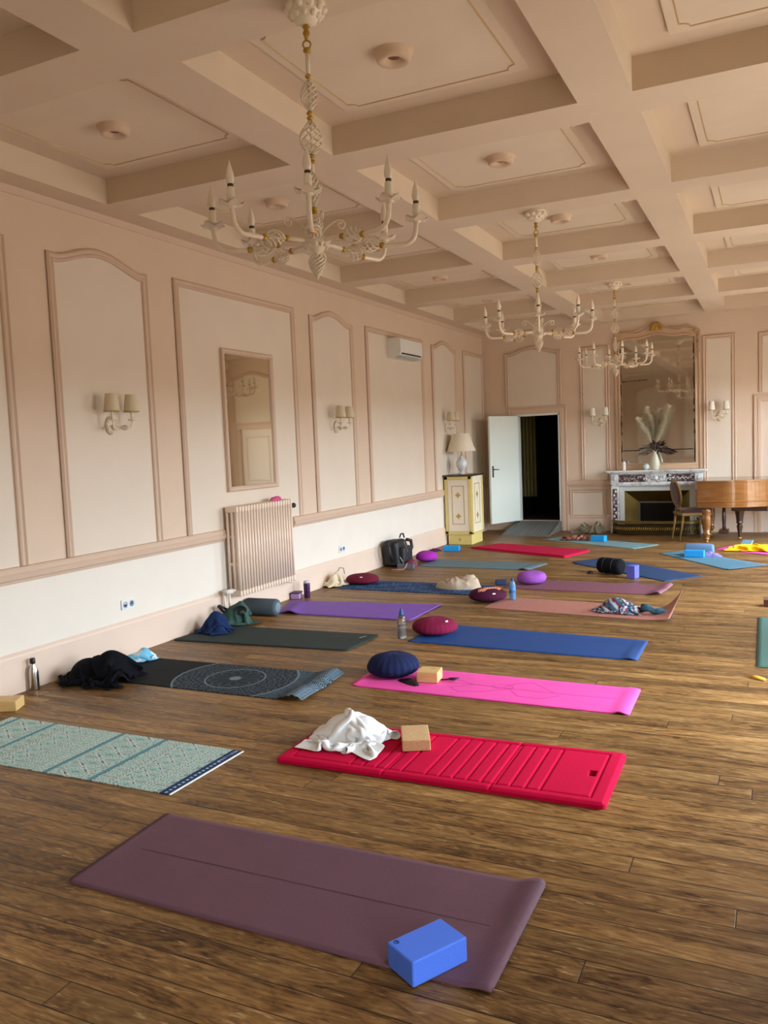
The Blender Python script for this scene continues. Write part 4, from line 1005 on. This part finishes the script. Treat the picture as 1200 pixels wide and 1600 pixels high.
# ------------------------------------------------------------------ cushions
def cushion(label, loc, r, h, m, sy=1.0, pleats=28, pa=.012, rz=0.0, flat=.62, name='meditation_cushion', tagp=None, seed=0, pw=.72, dome=.38):
    t = thing(name, label, 'cushion', loc, rz, 'meditation cushions')
    b = MB(); nu, nv = 96, 22; vs = []; fs = []
    for i in range(nv + 1):
        ph = -pi / 2 + pi * i / nv; cz = sin(ph); cr = cos(ph)
        rr = abs(cr) ** pw; zz = math.copysign(abs(cz) ** .92, cz)
        for k in range(nu):
            a = 2 * pi * k / nu; pl_ = 1 + pa * (abs(sin(a * pleats / 2)) - .5) * (1 - .2 * abs(cz)) * 2 + .03 * nz(cos(a) * 1.3, sin(a) * 1.3, seed + zz)
            x = r * rr * cos(a) * pl_; y = r * sy * rr * sin(a) * pl_
            z = h * dome + h * (1 - dome if zz > 0 else dome) * zz * (1 + .06 * nz(cos(a) * 1.1, sin(a) * 1.1, seed + 5))
            if zz > .5: z += .006 * nz(x * 9, y * 9, seed)
            vs.append((x, y, max(0.0005, z)))
    for i in range(nv):
        for k in range(nu): k2 = (k + 1) % nu; fs.append([i * nu + k, i * nu + k2, (i + 1) * nu + k2, (i + 1) * nu + k])
    fs.append(list(range(nu))[::-1]); fs.append([nv * nu + k for k in range(nu)])
    b.add(vs, fs, True); b.build('cushion_body', m, t)
    if tagp:
        q = MB(); a, el_ = tagp; ce = cos(el_) ** .72; x = r * ce * cos(a) * 1.01; y = r * sy * ce * sin(a) * 1.01; z = h * dome + h * (1 - dome) * sin(el_) ** .92
        T = Matrix.Translation((x, y, z)) @ Matrix.Rotation(a, 4, 'Z') @ Matrix.Rotation(pi / 2 - .75, 4, 'Y'); q.box((0, 0, .002), (.014, .032, .003), .001, T=T); q.build('care_tag', WHITE, t)
    return t
def fab(name, col, **k): return mat(name, col, .9, bump=.12, bscale=300, spec=.15, **k)
cushion('round navy pleated cushion at the left end of the pink mat', (2.385, 5.225, .0065), .185, .155, fab('navy_cotton', (30, 38, 74)), pleats=22, pa=.02, seed=1)
cushion('round wine-red cushion at the left end of the royal blue mat', (2.19, 6.50, .0065), .195, .135, fab('wine_cotton', (122, 28, 62)), pleats=26, pa=.014, tagp=(radians(-20), .9), seed=2)
cushion('flat maroon cushion against the cream bag on the wave-patterned mat', (.375, 8.68, .0065), .205, .115, fab('maroon_cotton', (104, 28, 48)), sy=.9, pleats=20, pa=.006, tagp=(radians(-70), .75), seed=3)
cushion('round violet drum cushion on the mauve mat', (2.335, 9.11, .0055), .165, .135, fab('violet_knit', (150, 84, 178)), pleats=40, pa=.01, seed=4, pw=.5, dome=.5)
cushion('dark plum cushion with orange cloth on top, near the blue bottle', (2.17, 8.02, .0065), .195, .125, fab('dark_plum_cotton', (70, 24, 50)), pleats=30, pa=.006, tagp=(radians(-50), .6), seed=6)
cushion('bright purple pleated cushion beside the backpack', (.43, 10.56, .006), .15, .14, fab('bright_purple_cotton', (166, 50, 170)), pleats=44, pa=.03, seed=7)

# ------------------------------------------------------------------ bottles
def bottle(label, loc, prof, m, cap=None, capm=None, extra=None, name='water_bottle', cat='bottle'):
    t = thing(name, label, cat, loc)
    MB().lathe(prof, 28).build('bottle_body', m, t)
    if cap: MB().lathe(cap, 24).build('cap', capm, t)
    for (pr, mm, nm) in (extra or []): MB().lathe(pr, 24).build(nm, mm, t)
    return t
STEEL = mat('brushed_steel', (196, 194, 190), .22, 1.0)
bottle('brushed steel flask standing by the left wall', (.062, 4.10, 0), [(.033, 0), (.035, .006), (.035, .13), (.03, .155), (.017, .185), (.016, .2)], STEEL, [(.018, .195), (.019, .2), (.019, .228), (.016, .232)], BLACKM)
CLP = mat('clear_plastic', (245, 248, 250), .03, trans=.96, spec=.5); WATER = mat('bottle_water', (225, 236, 242), .03, trans=.9)
bottle('clear water bottle with blue cap beside the wine-red cushion', (1.985, 6.26, 0), [(.034, 0), (.037, .006), (.037, .07), (.033, .085), (.037, .10), (.037, .175), (.022, .20), (.018, .205)], CLP, [(.020, .20), (.021, .205), (.02, .23), (.01, .235), (.012, .255), (.007, .26)], mat('blue_cap', (24, 70, 130), .4), [([(.033, .004), (.034, .008), (.034, .068), (.031, .082), (.034, .10), (.034, .125), (.001, .126)], WATER, 'water')])
bottle('deep purple travel tumbler by the radiator foot', (.175, 7.72, 0), [(.032, 0), (.034, .006), (.036, .15), (.035, .165)], mat('purple_enamel', (62, 24, 74), .3), [(.034, .162), (.036, .168), (.036, .18), (.03, .19), (.012, .195)], mat('lilac_lid', (200, 196, 214), .4), name='travel_tumbler', cat='tumbler')
t = thing('lunch_box', 'small lilac box beside the purple tumbler', 'box', (.075, 7.66, 0), radians(15)); MB().box((0, 0, .03), (.10, .13, .06), .012).build('box_body', mat('lilac_plastic', (172, 140, 186), .5), t); MB().box((0, 0, .066), (.104, .134, .014), .004).build('lid', mat('dark_purple_plastic', (70, 36, 80), .5), t)
bottle('blue plastic water bottle beside the dark plum cushion', (2.405, 8.12, .0058), [(.03, 0), (.032, .01), (.03, .05), (.032, .06), (.032, .15), (.026, .175), (.013, .2)], mat('blue_clear_plastic', (120, 176, 220), .1, trans=.5), [(.015, .198), (.015, .216), (.012, .218)], mat('blue_cap'), [([(.0325, .075), (.0325, .135)], mat('blue_label', (70, 130, 200), .5), 'label_band')])

# ------------------------------------------------------------------ cloth and bags
def heap(name, label, cat, loc, lobes, m, res=.012, fold=.02, freq=8., seed=0, rz=0., wob=.22, colf=None, parent=None, p=.5, extra=None, sharp=1.0):
    xs0 = min(l[0] - max(l[2], l[3]) for l in lobes) - .04; xs1 = max(l[0] + max(l[2], l[3]) for l in lobes) + .04
    ys0 = min(l[1] - max(l[2], l[3]) for l in lobes) - .04; ys1 = max(l[1] + max(l[2], l[3]) for l in lobes) + .04
    nx = int((xs1 - xs0) / res) + 1; ny = int((ys1 - ys0) / res) + 1; hm = max(l[5] for l in lobes)
    def Hf(x, y):
        wx = x + wob * .25 * nz(x * 5, y * 5, seed); wy = y + wob * .25 * nz(x * 5 + 7, y * 5, seed + 3); s = 0
        for (cx, cy, rx, ry, an, h_) in lobes:
            a = radians(an); dx, dy = wx - cx, wy - cy; u = (dx * cos(a) + dy * sin(a)) / rx; v = (-dx * sin(a) + dy * cos(a)) / ry; q = 1 - u * u - v * v
            if q > 0: s += (h_ * q ** p) ** 5
        if s <= 0: return -1
        s = s ** .2
        a1 = nz(x * freq + 2.2 * nz(x * 4, y * 4, seed + 9), y * freq * .55 + 1.5 * nz(x * 3, y * 3, seed + 4), seed); a2 = nz(x * freq * 2.3, y * freq * 1.7, seed + 11)
        a3 = nz(x * freq * .6 + 3, y * freq * 1.3 + 1.8 * nz(x * 5, y * 5, seed + 2), seed + 21)
        f = (.55 - min(1, abs(a1) * 4) ** .8) * .8 + (.5 - min(1, abs(a3) * 4) ** .8) * .7 + (.5 - min(1, abs(a2) * 3.5)) * .3
        return max(.004, s + fold * f * min(1, s / (.45 * hm)) * sharp)
    hv = [[Hf(xs0 + i * res, ys0 + j_ * res) for j_ in range(ny)] for i in range(nx)]
    vs = []; idx = {}
    def V(i, j_):
        if (i, j_) not in idx:
            x, y, z = xs0 + i * res, ys0 + j_ * res, hv[i][j_]
            idx[(i, j_)] = len(vs); vs.append((x, y, max(.0015, z)))
        return idx[(i, j_)]
    fs = []
    for i in range(nx - 1):
        for j_ in range(ny - 1):
            if max(hv[i][j_], hv[i + 1][j_], hv[i][j_ + 1], hv[i + 1][j_ + 1]) > 0: fs.append([V(i, j_), V(i + 1, j_), V(i + 1, j_ + 1), V(i, j_ + 1)])
    n = len(vs); top = list(fs); ec = {}
    for f in top:
        for k in range(4): e_ = (f[k], f[(k + 1) % 4]); ec[e_] = 1
    vs += [(x, y, 0.0) for x, y, z in vs]; fs += [[k + n for k in f[::-1]] for f in top]
    fs += [[a, a + n, b_ + n, b_] for (a, b_) in ec if (b_, a) not in ec]
    b = MB(); b.add(vs, fs, True)
    if extra: extra(b)
    o = b.build(name, m, parent, recalc=False)
    if colf:
        ca = o.data.color_attributes.new('pattern', 'FLOAT_COLOR', 'POINT'); buf = []
        for v in o.data.vertices: buf += lin(colf(v.co.x, v.co.y, v.co.z))
        ca.data.foreach_set('color', buf)
    if not parent: place(o, loc, rz); tag(o, label, cat)
    return o
def drape(name, label, cat, loc, size, lobes, m, n=40, squeeze=.62, seed=0, rz=0., steps=130, colf=None, parent=None, twist=0.0, thick=.004, lift=.10):
    """a square of cloth let fall, squeezed together, over a rounded core so that it buckles into folds"""
    import numpy as np
    rs = np.random.RandomState(seed); sx, sy = size; ny = max(8, int(n * sy / sx)); gx, gy = np.meshgrid(np.linspace(-.5, .5, n), np.linspace(-.5, .5, ny), indexing='ij')
    X = gx * sx; Y = gy * sy; rest = sx / (n - 1)
    ph = rs.uniform(0, 6.28, 12); fr = rs.uniform(4, 13, (12, 2)) * rs.choice([-1, 1], (12, 2)); nx_ = sum(np.sin(fr[k, 0] * X / sx * 2 + fr[k, 1] * Y / sy * 2 + ph[k]) for k in range(12)) / 12
    ny_ = sum(np.cos(fr[k, 1] * X / sx * 2 - fr[k, 0] * Y / sy * 2 + ph[k]) for k in range(12)) / 12
    ang = twist * np.exp(-(X ** 2 + Y ** 2) / .05) + 0.4 * nx_
    P = np.stack([(X * np.cos(ang) - Y * np.sin(ang)) * squeeze + .05 * nx_, (X * np.sin(ang) + Y * np.cos(ang)) * squeeze + .05 * ny_, lift + .05 * nx_ * 1.5 + .04 * rs.rand(n, ny)], -1)
    def H(p):
        s_ = np.zeros(p.shape[:2])
        for (cx, cy, rx, ry, an, h_) in lobes:
            a = radians(an); dx = p[..., 0] - cx; dy = p[..., 1] - cy; u = (dx * cos(a) + dy * sin(a)) / rx; v = (-dx * sin(a) + dy * cos(a)) / ry
            s_ = np.maximum(s_, h_ * np.sqrt(np.clip(1 - u * u - v * v, 0, None)))
        return s_ + .006
    H0 = H(P); P[..., 2] += H0; Q = P.copy(); g = np.array([0, 0, -.0011])
    prs = [(slice(0, -1), slice(None), slice(1, None), slice(None), rest, .5), (slice(None), slice(0, -1), slice(None), slice(1, None), sy / (ny - 1), .5),
           (slice(0, -1), slice(0, -1), slice(1, None), slice(1, None), math.hypot(rest, sy / (ny - 1)), .35), (slice(1, None), slice(0, -1), slice(0, -1), slice(1, None), math.hypot(rest, sy / (ny - 1)), .35),
           (slice(0, -3), slice(None), slice(3, None), slice(None), rest * 3, .10), (slice(None), slice(0, -3), slice(None), slice(3, None), sy / (ny - 1) * 3, .10)]
    for it in range(steps):
        V = (P - Q) * .93; Q = P.copy(); P = P + V + g
        for _ in range(7):
            for a0, a1, b0, b1, L_, k in prs:
                A = P[a0, a1]; B = P[b0, b1]; d = B - A; l = np.sqrt((d ** 2).sum(-1, keepdims=True)) + 1e-9; c = d * ((l - L_) / l) * .5 * k
                D = np.zeros_like(P); D[a0, a1] += c; D[b0, b1] -= c; P = P + D
            h_ = H(P); below = P[..., 2] < h_; P[..., 2] = np.where(below, h_, P[..., 2]); P[below] = P[below] * [1, 1, 1]
        fr_ = (P[..., 2] < H(P) + .004)[..., None]; P[..., :2] = np.where(fr_, Q[..., :2] + (P[..., :2] - Q[..., :2]) * .25, P[..., :2])
    vs = [tuple(map(float, p)) for p in P.reshape(-1, 3)]; fs = [[i * ny + j, (i + 1) * ny + j, (i + 1) * ny + j + 1, i * ny + j + 1] for i in range(n - 1) for j in range(ny - 1)]
    b = MB(); b.add(vs, fs, True); o = b.build(name, m, parent, recalc=False)
    if colf:
        ca = o.data.color_attributes.new('pattern', 'FLOAT_COLOR', 'POINT'); buf = []
        for q in range(n * ny): buf += lin(colf(float(X.reshape(-1)[q]), float(Y.reshape(-1)[q]), 0.0))
        ca.data.foreach_set('color', buf)
    so = o.modifiers.new('thickness', 'SOLIDIFY'); so.thickness = thick; so.offset = 1
    su = o.modifiers.new('smooth', 'SUBSURF'); su.levels = 1; su.render_levels = 1
    if not parent: place(o, loc, rz); tag(o, label, cat)
    return o
CLOTHP = mat('printed_cloth', (200, 200, 200), .85, attr='pattern', bump=.1, bscale=250)
# white shawl on the red mat
sh = drape('shawl', 'crumpled white shawl with tassels on the left end of the red mat', 'shawl', (2.745, 3.87, .028), (.80, .70), [(-.04, .05, .14, .10, 20, .13), (.06, .07, .10, .09, 0, .12)], mat('white_cotton', (238, 241, 239), .9, bump=.1, bscale=250, spec=.15), 56, .43, 12, twist=.6, lift=.06)
b = MB(); random.seed(4)
for k in range(16):
    x = .15 + .012 * nz(k, 0); y = -.12 + k * .011; b.tube([(x - .03, y, .035), (x, y + .005, .022), (x + .02 + random.uniform(-.01, .01), y + random.uniform(-.01, .01), .005)], .0028, 5)
build_split(b, 'tassel', mat('white_cotton'), sh)
drape('black_jacket', 'heap of black clothing by the left wall beside the steel flask', 'clothing', (.37, 4.44, .0065), (.98, .78), [(-.10, -.02, .15, .12, 10, .15), (.04, .06, .14, .11, 60, .20), (.17, -.04, .10, .08, -20, .08)], mat('black_cotton', (15, 16, 22), .9, spec=.12), 56, .46, 31, lift=.05)
t = thing('towel', 'folded pale blue tie-dye towel behind the black clothing heap', 'towel', (.25, 4.93, .0065), radians(62))
TD = lambda x, y, z: (206, 226, 232) if nz(x * 11, y * 11, z * 8) > -.02 else (112, 186, 216)
drape('towel_folds', '', '', (0, 0, 0), (.46, .30), [(.02, 0, .11, .05, 0, .06), (.07, 0, .05, .05, 0, .09)], CLOTHP, 36, .52, 8, colf=TD, parent=t, lift=.03, thick=.008)
drape('navy_jacket', 'crumpled navy jacket at the left end of the dark green mat', 'clothing', (.235, 5.98, .0105), (.62, .54), [(0, .02, .09, .07, 20, .18), (.07, -.03, .06, .05, -10, .07)], fab('navy_nylon', (28, 48, 88)), 46, .38, 44, lift=.06)
t = thing('tote_bag', 'slumped dark green bag with open mouth behind the navy jacket', 'bag', (.21, 6.33, .0106))
drape('bag_body', '', '', (0, 0, 0), (.62, .46), [(0, 0, .12, .09, 25, .17), (.05, .03, .07, .07, 0, .21)], mat('bottle_green_canvas', (62, 90, 82), .8, spec=.15), 42, .44, 51, parent=t, lift=.05)
b = MB(); b.lathe([(.001, 0), (.06, .004), (.062, .012), (.05, .006)], 18, Matrix.Translation((.095, -.035, .14)) @ Matrix.Rotation(radians(72), 4, 'X') @ Matrix.Rotation(radians(20), 4, 'Y'), sy=.7); b.build('bag_mouth', BLACKM, t)
b = MB(); b.tube([(-.08, -.02, .13), (-.13, -.06, .17), (-.11, -.10, .18), (-.05, -.09, .13)], .018, 8); b.build('strap', BLACKM, t)
def roll(name, label, cat, loc, rz, r_, L, m, capm=None, group=None, sq=1.0):
    t = thing(name, label, cat, loc, rz, group); b = MB(); n = 40; prof = [(.001, -L / 2), (r_ * .6, -L / 2 - .004), (r_ * .9, -L / 2 + .004), (r_, -L / 2 + .022), (r_, L / 2 - .022), (r_ * .9, L / 2 - .004), (r_ * .6, L / 2 + .004), (.001, L / 2)]
    b.lathe(prof, n, Matrix.Translation((0, 0, r_ * sq)) @ Matrix.Rotation(pi / 2, 4, 'Y'), sx=sq); b.build('roll_body', m, t)
    if capm:
        c = MB(); c.lathe([(.001, L / 2 + .002), (r_ * .62, L / 2 + .006), (r_ * .62, L / 2 - .004)], 28, Matrix.Translation((0, 0, r_ * sq)) @ Matrix.Rotation(pi / 2, 4, 'Y'), sx=sq); c.build('end_cap', capm, t)
    return t
roll('bolster', 'grey-blue bolster lying at the left end of the violet mat', 'bolster', (.215, 6.775, .0), radians(4), .085, .36, fab('slate_cotton', (78, 92, 100)), mat('pale_slate', (118, 134, 146), .8))
rl = roll('blanket_roll', 'black rolled blanket on the navy diagonal mat', 'blanket roll', (3.08, 9.93, .0065), radians(-25), .095, .30, fab('black_fleece', (16, 16, 22)))
b = MB()
for x in (-.06, .06): b.tube([(x, .097 * cos(a), .095 + .097 * sin(a)) for a in [2 * pi * k / 24 for k in range(24)]], .0035, 5, closed=True)
build_split(b, 'strap', BLACKM, rl)
tag(place(heap('x', '', '', (0, 0, 0), [(0, 0, .05, .035, 0, .03)], BLACKM, .006, .004, 10, 3), (2.835, 9.93, .0065)), 'small black item beside the left end of the black roll', 'small item').name = 'small_pouch'
cb_ = drape('cream_bag', 'crumpled cream bag with green handles against the maroon cushion', 'bag', (.125, 8.43, .0065), (.48, .42), [(0, 0, .06, .08, 0, .13), (.02, .05, .05, .05, 0, .17)], mat('cream_cotton', (222, 208, 178), .9, spec=.15), 36, .40, 61, lift=.05)
b = MB(); b.tube([(.02, .04, .15), (.05, .06, .21), (.08, .10, .20), (.08, .12, .13)], .006, 6); b.build('strap', mat('olive_strap', (126, 128, 88), .8), cb_)
heap('beige_pillow', 'crumpled beige pillow on the wave-patterned blue mat', 'pillow', (1.63, 8.66, .0065), [(0, 0, .25, .16, 8, .125), (.12, .03, .12, .12, 0, .135)], mat('beige_linen', (188, 170, 148), .9, bump=.1, bscale=200, spec=.15), .008, .022, 4.2, 71, p=.45)
# orange and white cloth on the plum cushion
def ribbon(name, label, cat, pts, w_, m, loc, parent=None, colf=None):
    b = MB(); P = [Vector(p) for p in pts]; vs = []
    for i, p_ in enumerate(P):
        d = (P[min(i + 1, len(P) - 1)] - P[max(i - 1, 0)]).normalized(); s = d.cross(Vector((0, 0, 1))).normalized(); ww = w_ * (1 + .25 * sin(i * 1.7))
        vs += [p_ - s * ww, p_ - s * ww * .4 + Vector((0, 0, .008)), p_ + s * ww * .4 + Vector((0, 0, .003)), p_ + s * ww]
    fs = [[i * 4 + q, i * 4 + q + 1, (i + 1) * 4 + q + 1, (i + 1) * 4 + q] for i in range(len(P) - 1) for q in range(3)]
    n = len(vs); vs2 = vs + [v - Vector((0, 0, .004)) for v in vs]; fs2 = fs + [[k + n for k in f[::-1]] for f in fs]
    b.add(vs2, fs2, True, 0)
    o = b.build(name, m, parent, recalc=False)
    if not parent: place(o, loc); tag(o, label, cat)
    return o
def orange_mat():
    m = bpy.data.materials.new('orange_white_cloth'); m.use_nodes = True; t = m.node_tree; b = t.nodes['Principled BSDF']; b.inputs['Roughness'].default_value = .8
    co = t.nodes.new('ShaderNodeTexCoord'); w_ = t.nodes.new('ShaderNodeTexWave'); w_.inputs['Scale'].default_value = 14; w_.inputs['Distortion'].default_value = 3
    r = t.nodes.new('ShaderNodeValToRGB'); r.color_ramp.interpolation = 'CONSTANT'; e = r.color_ramp.elements; e[0].color = lin((214, 92, 40)); e[1].position = .62; e[1].color = lin((226, 196, 170))
    t.links.new(co.outputs['Object'], w_.inputs[0]); t.links.new(w_.outputs[0], r.inputs[0]); t.links.new(r.outputs[0], b.inputs['Base Color']); return m
ribbon('orange_cloth', 'orange and white patterned cloth draped over the dark plum cushion', 'cloth', [(-.04, -.15, .098), (-.03, -.10, .122), (0, -.04, .130), (.05, .01, .128), (.10, .03, .124), (.14, .02, .116)], .034, orange_mat(), (2.17, 8.02, .0065))
tag(place(MB().box((0, 0, .03), (.13, .09, .06), .012).build('dark_pouch', mat('navy_case', (26, 44, 80), .6)), (2.02, 8.95, 0), radians(20)), 'small dark blue pouch at the left of the violet cushion', 'pouch')
# striped bundle on the peach mat
def stripes(x, y, z):
    k = (x * 10 + .8 * nz(x * 5, y * 5, 1) + y * 5) % 1
    return (176, 196, 206) if k < .2 else (112, 30, 46) if k < .5 else (28, 104, 132) if k < .74 else (206, 206, 204) if k < .8 else (70, 60, 96)
def tailx(b):
    b.tube([(.20, -.03, .05), (.26, -.05, .055), (.30, -.06, .03), (.36, -.08, .035), (.42, -.09, .02), (.47, -.08, .016)], [.04, .032, .026, .034, .028, .01], 10)
drape('scarf_bundle', 'knotted striped teal and maroon bundle on the peach mat', 'bundle', (3.55, 7.79, .0055), (.66, .50), [(-.04, 0, .14, .10, -10, .12), (.10, -.03, .08, .05, -20, .06)], CLOTHP, 50, .46, 81, colf=stripes, lift=.04, parent=None)
b = MB(); tailx(b); so_ = b.build('knotted_tail', mat('teal_maroon_tail', (52, 92, 110), .85, var=.6, vscale=18), [x for x in bpy.data.objects if x.name == 'scarf_bundle'][0])
drape('rust_cloth', 'rust and pink patterned clothing on the pale grey-blue mat', 'clothing', (1.95, 13.20, .006), (.62, .42), [(0, 0, .15, .06, -10, .06)], CLOTHP, 36, .58, 91, colf=lambda x, y, z: (184, 130, 112) if nz(x * 14, y * 14, 2) > 0 else (84, 34, 34), lift=.03)
t = thing('shopping_bag', 'grey-green plastic bag on the floor left of the fireplace', 'bag', (1.97, 14.22, 0))
drape('bag_body', '', '', (0, 0, 0), (.85, .50), [(0, 0, .18, .10, 0, .10), (-.12, 0, .06, .07, 0, .18), (.13, 0, .08, .08, 0, .20)], mat('grey_green_plastic', (120, 116, 94), .4, var=.2, vscale=14), 44, .56, 95, parent=t, lift=.04)
b = MB(); b.tube([(-.13, -.04, .2), (-.12, -.07, .17), (-.06, -.09, .12)], [.006, .016, .004], 6, flat=.5); b.tube([(.14, -.05, .21), (.16, -.08, .17), (.12, -.10, .12)], [.006, .018, .004], 6, flat=.5); build_split(b, 'pale_trim', mat('cream_trim', (206, 196, 158), .5), t)
t = roll('towel_roll', 'steel-blue rolled towel with lilac cloth behind a cyan block', 'towel', (3.93, 11.72, .007), radians(-5), .075, .36, fab('steel_blue_terry', (104, 136, 172)))
heap('lilac_cloth', 'lilac cloth draped between the blue towel roll and the cyan block', 'cloth', (4.125, 11.60, .007), [(0, 0, .12, .05, -20, .035), (-.08, .0, .06, .05, 0, .06)], fab('lilac_cotton', (160, 142, 204)), .008, .015, 12., 97)
drape('yellow_jumper', 'bright yellow jumper spread on the magenta mat', 'clothing', (4.60, 12.33, .007), (.84, .52), [(0, 0, .22, .12, -10, .05), (.1, .03, .12, .1, 0, .06)], mat('yellow_wool', (240, 188, 16), .9, spec=.15), 46, .68, 99, lift=.03)
t = thing('book', 'pale blue book leaning behind the yellow jumper', 'book', (4.47, 12.70, .0065), radians(-25)); b = MB()
T = Matrix.Rotation(radians(38), 4, 'X'); b.box((0, .055, .012), (.15, .11, .016), .002, T=T); b.build('cover', mat('pale_blue_cover', (120, 156, 176), .5), t)
b = MB(); b.box((0, .055, .012), (.144, .112, .011), .001, T=T); b.build('pages', mat('paper', (222, 218, 206), .8), t)
# things along the left wall
t = thing('backpack', 'black backpack with grey straps leaning on the left wall', 'backpack', (.205, 10.13, 0), radians(0))
BP = mat('black_nylon', (26, 27, 30), .55, bump=.1, bscale=60)
b = MB(); b.box((-.03, 0, .19), (.26, .46, .37), .085, seg=6, smooth=True); b.v = [(x * (1 - .45 * z) - .05 * z, y * (1 - .75 * z ** 1.3 * (1.2 if y > 0 else .8)) + .03 * sin(z * 14), z * (1 - .25 * abs(y)) + .012 * nz(x * 9, y * 9, z * 9)) for x, y, z in b.v]; b.build('main_body', BP, t)
b = MB(); b.box((.10, -.01, .15), (.10, .30, .24), .045, seg=4, smooth=True); b.build('front_pocket', BP, t)
b = MB(); b.tube([(-.02, .08, .37), (-.01, .10, .42), (0, .16, .42), (0, .19, .36)], .011, 8); b.tube([(.02, .22, .33), (.05, .30, .31), (.06, .31, .22), (.04, .20, .10)], .024, 8); b.tube([(-.02, -.22, .33), (-.02, -.28, .30), (0, -.29, .20), (0, -.22, .08)], .020, 8); build_split(b, 'strap', BP, t)
b = MB(); b.tube([(.105, -.06, .34), (.13, -.055, .28), (.155, -.05, .20)], .008, 6, flat=.4); b.tube([(.10, -.19, .14), (.13, -.15, .06), (.12, -.12, .13)], .007, 6); build_split(b, 'grey_tape', mat('grey_webbing', (170, 170, 168), .7), t)
heap('pink_pouch', 'small maroon pouch with pink strap in front of the backpack', 'pouch', (.42, 10.05, 0), [(0, 0, .07, .08, 0, .09)], mat('maroon_fabric', (112, 32, 62), .7), .008, .015, 12, 103)
tag(MB().tube([(.28, 9.68, .008), (.35, 9.71, .008), (.44, 9.75, .010), (.455, 9.785, .04), (.45, 9.83, .0735), (.43, 9.90, .0735)], .007, 6).build('pink_strap', mat('dusty_pink_webbing', (186, 128, 116), .7)), 'dusty pink strap trailing over the small grey block', 'strap')
heap('purple_cloth', 'dark purple cloth at the left end of the cyan cabinet block', 'clothing', (.15, 11.58, 0), [(0, 0, .09, .06, 10, .035)], fab('dark_purple_cotton', (84, 44, 84)), .008, .012, 12, 107)
heap('pink_cloth', 'small bright pink cloth bunched on top of the radiator', 'cloth', (.12, 7.27, 1.118), [(0, 0, .045, .07, 0, .035), (0, .05, .03, .03, 0, .045)], mat('bright_pink_cotton', (226, 96, 150), .8), .005, .012, 20, 109)
heap('coiled_belt', 'dark belt coiled beside the wooden block on the pink mat', 'strap', (2.575, 5.075, .0065), [(0, 0, .09, .035, -25, .018)], BLACKM, .006, .008, 16, 111)
b = MB(); b.tube([(0, 0, .012), (.05, .03, .012), (.09, .02, .014), (.11, .05, .02), (.08, .07, .012), (.04, .05, .012)], .008, 6, flat=.6); tag(place(b.build('dark_strap', BLACKM), (2.775, 5.16, .006)), 'dark strap loop to the right of the wooden block on the pink mat', 'strap')
b = MB(); b.tube([(0, 0, .012), (.05, -.02, .014), (.10, -.05, .012)], [.008, .014, .01], 8); tag(place(b.build('yellow_marker', mat('mustard_cloth', (222, 168, 62), .7)), (4.70, 5.88, 0)), 'small mustard yellow strap end at the right edge of the picture', 'strap')
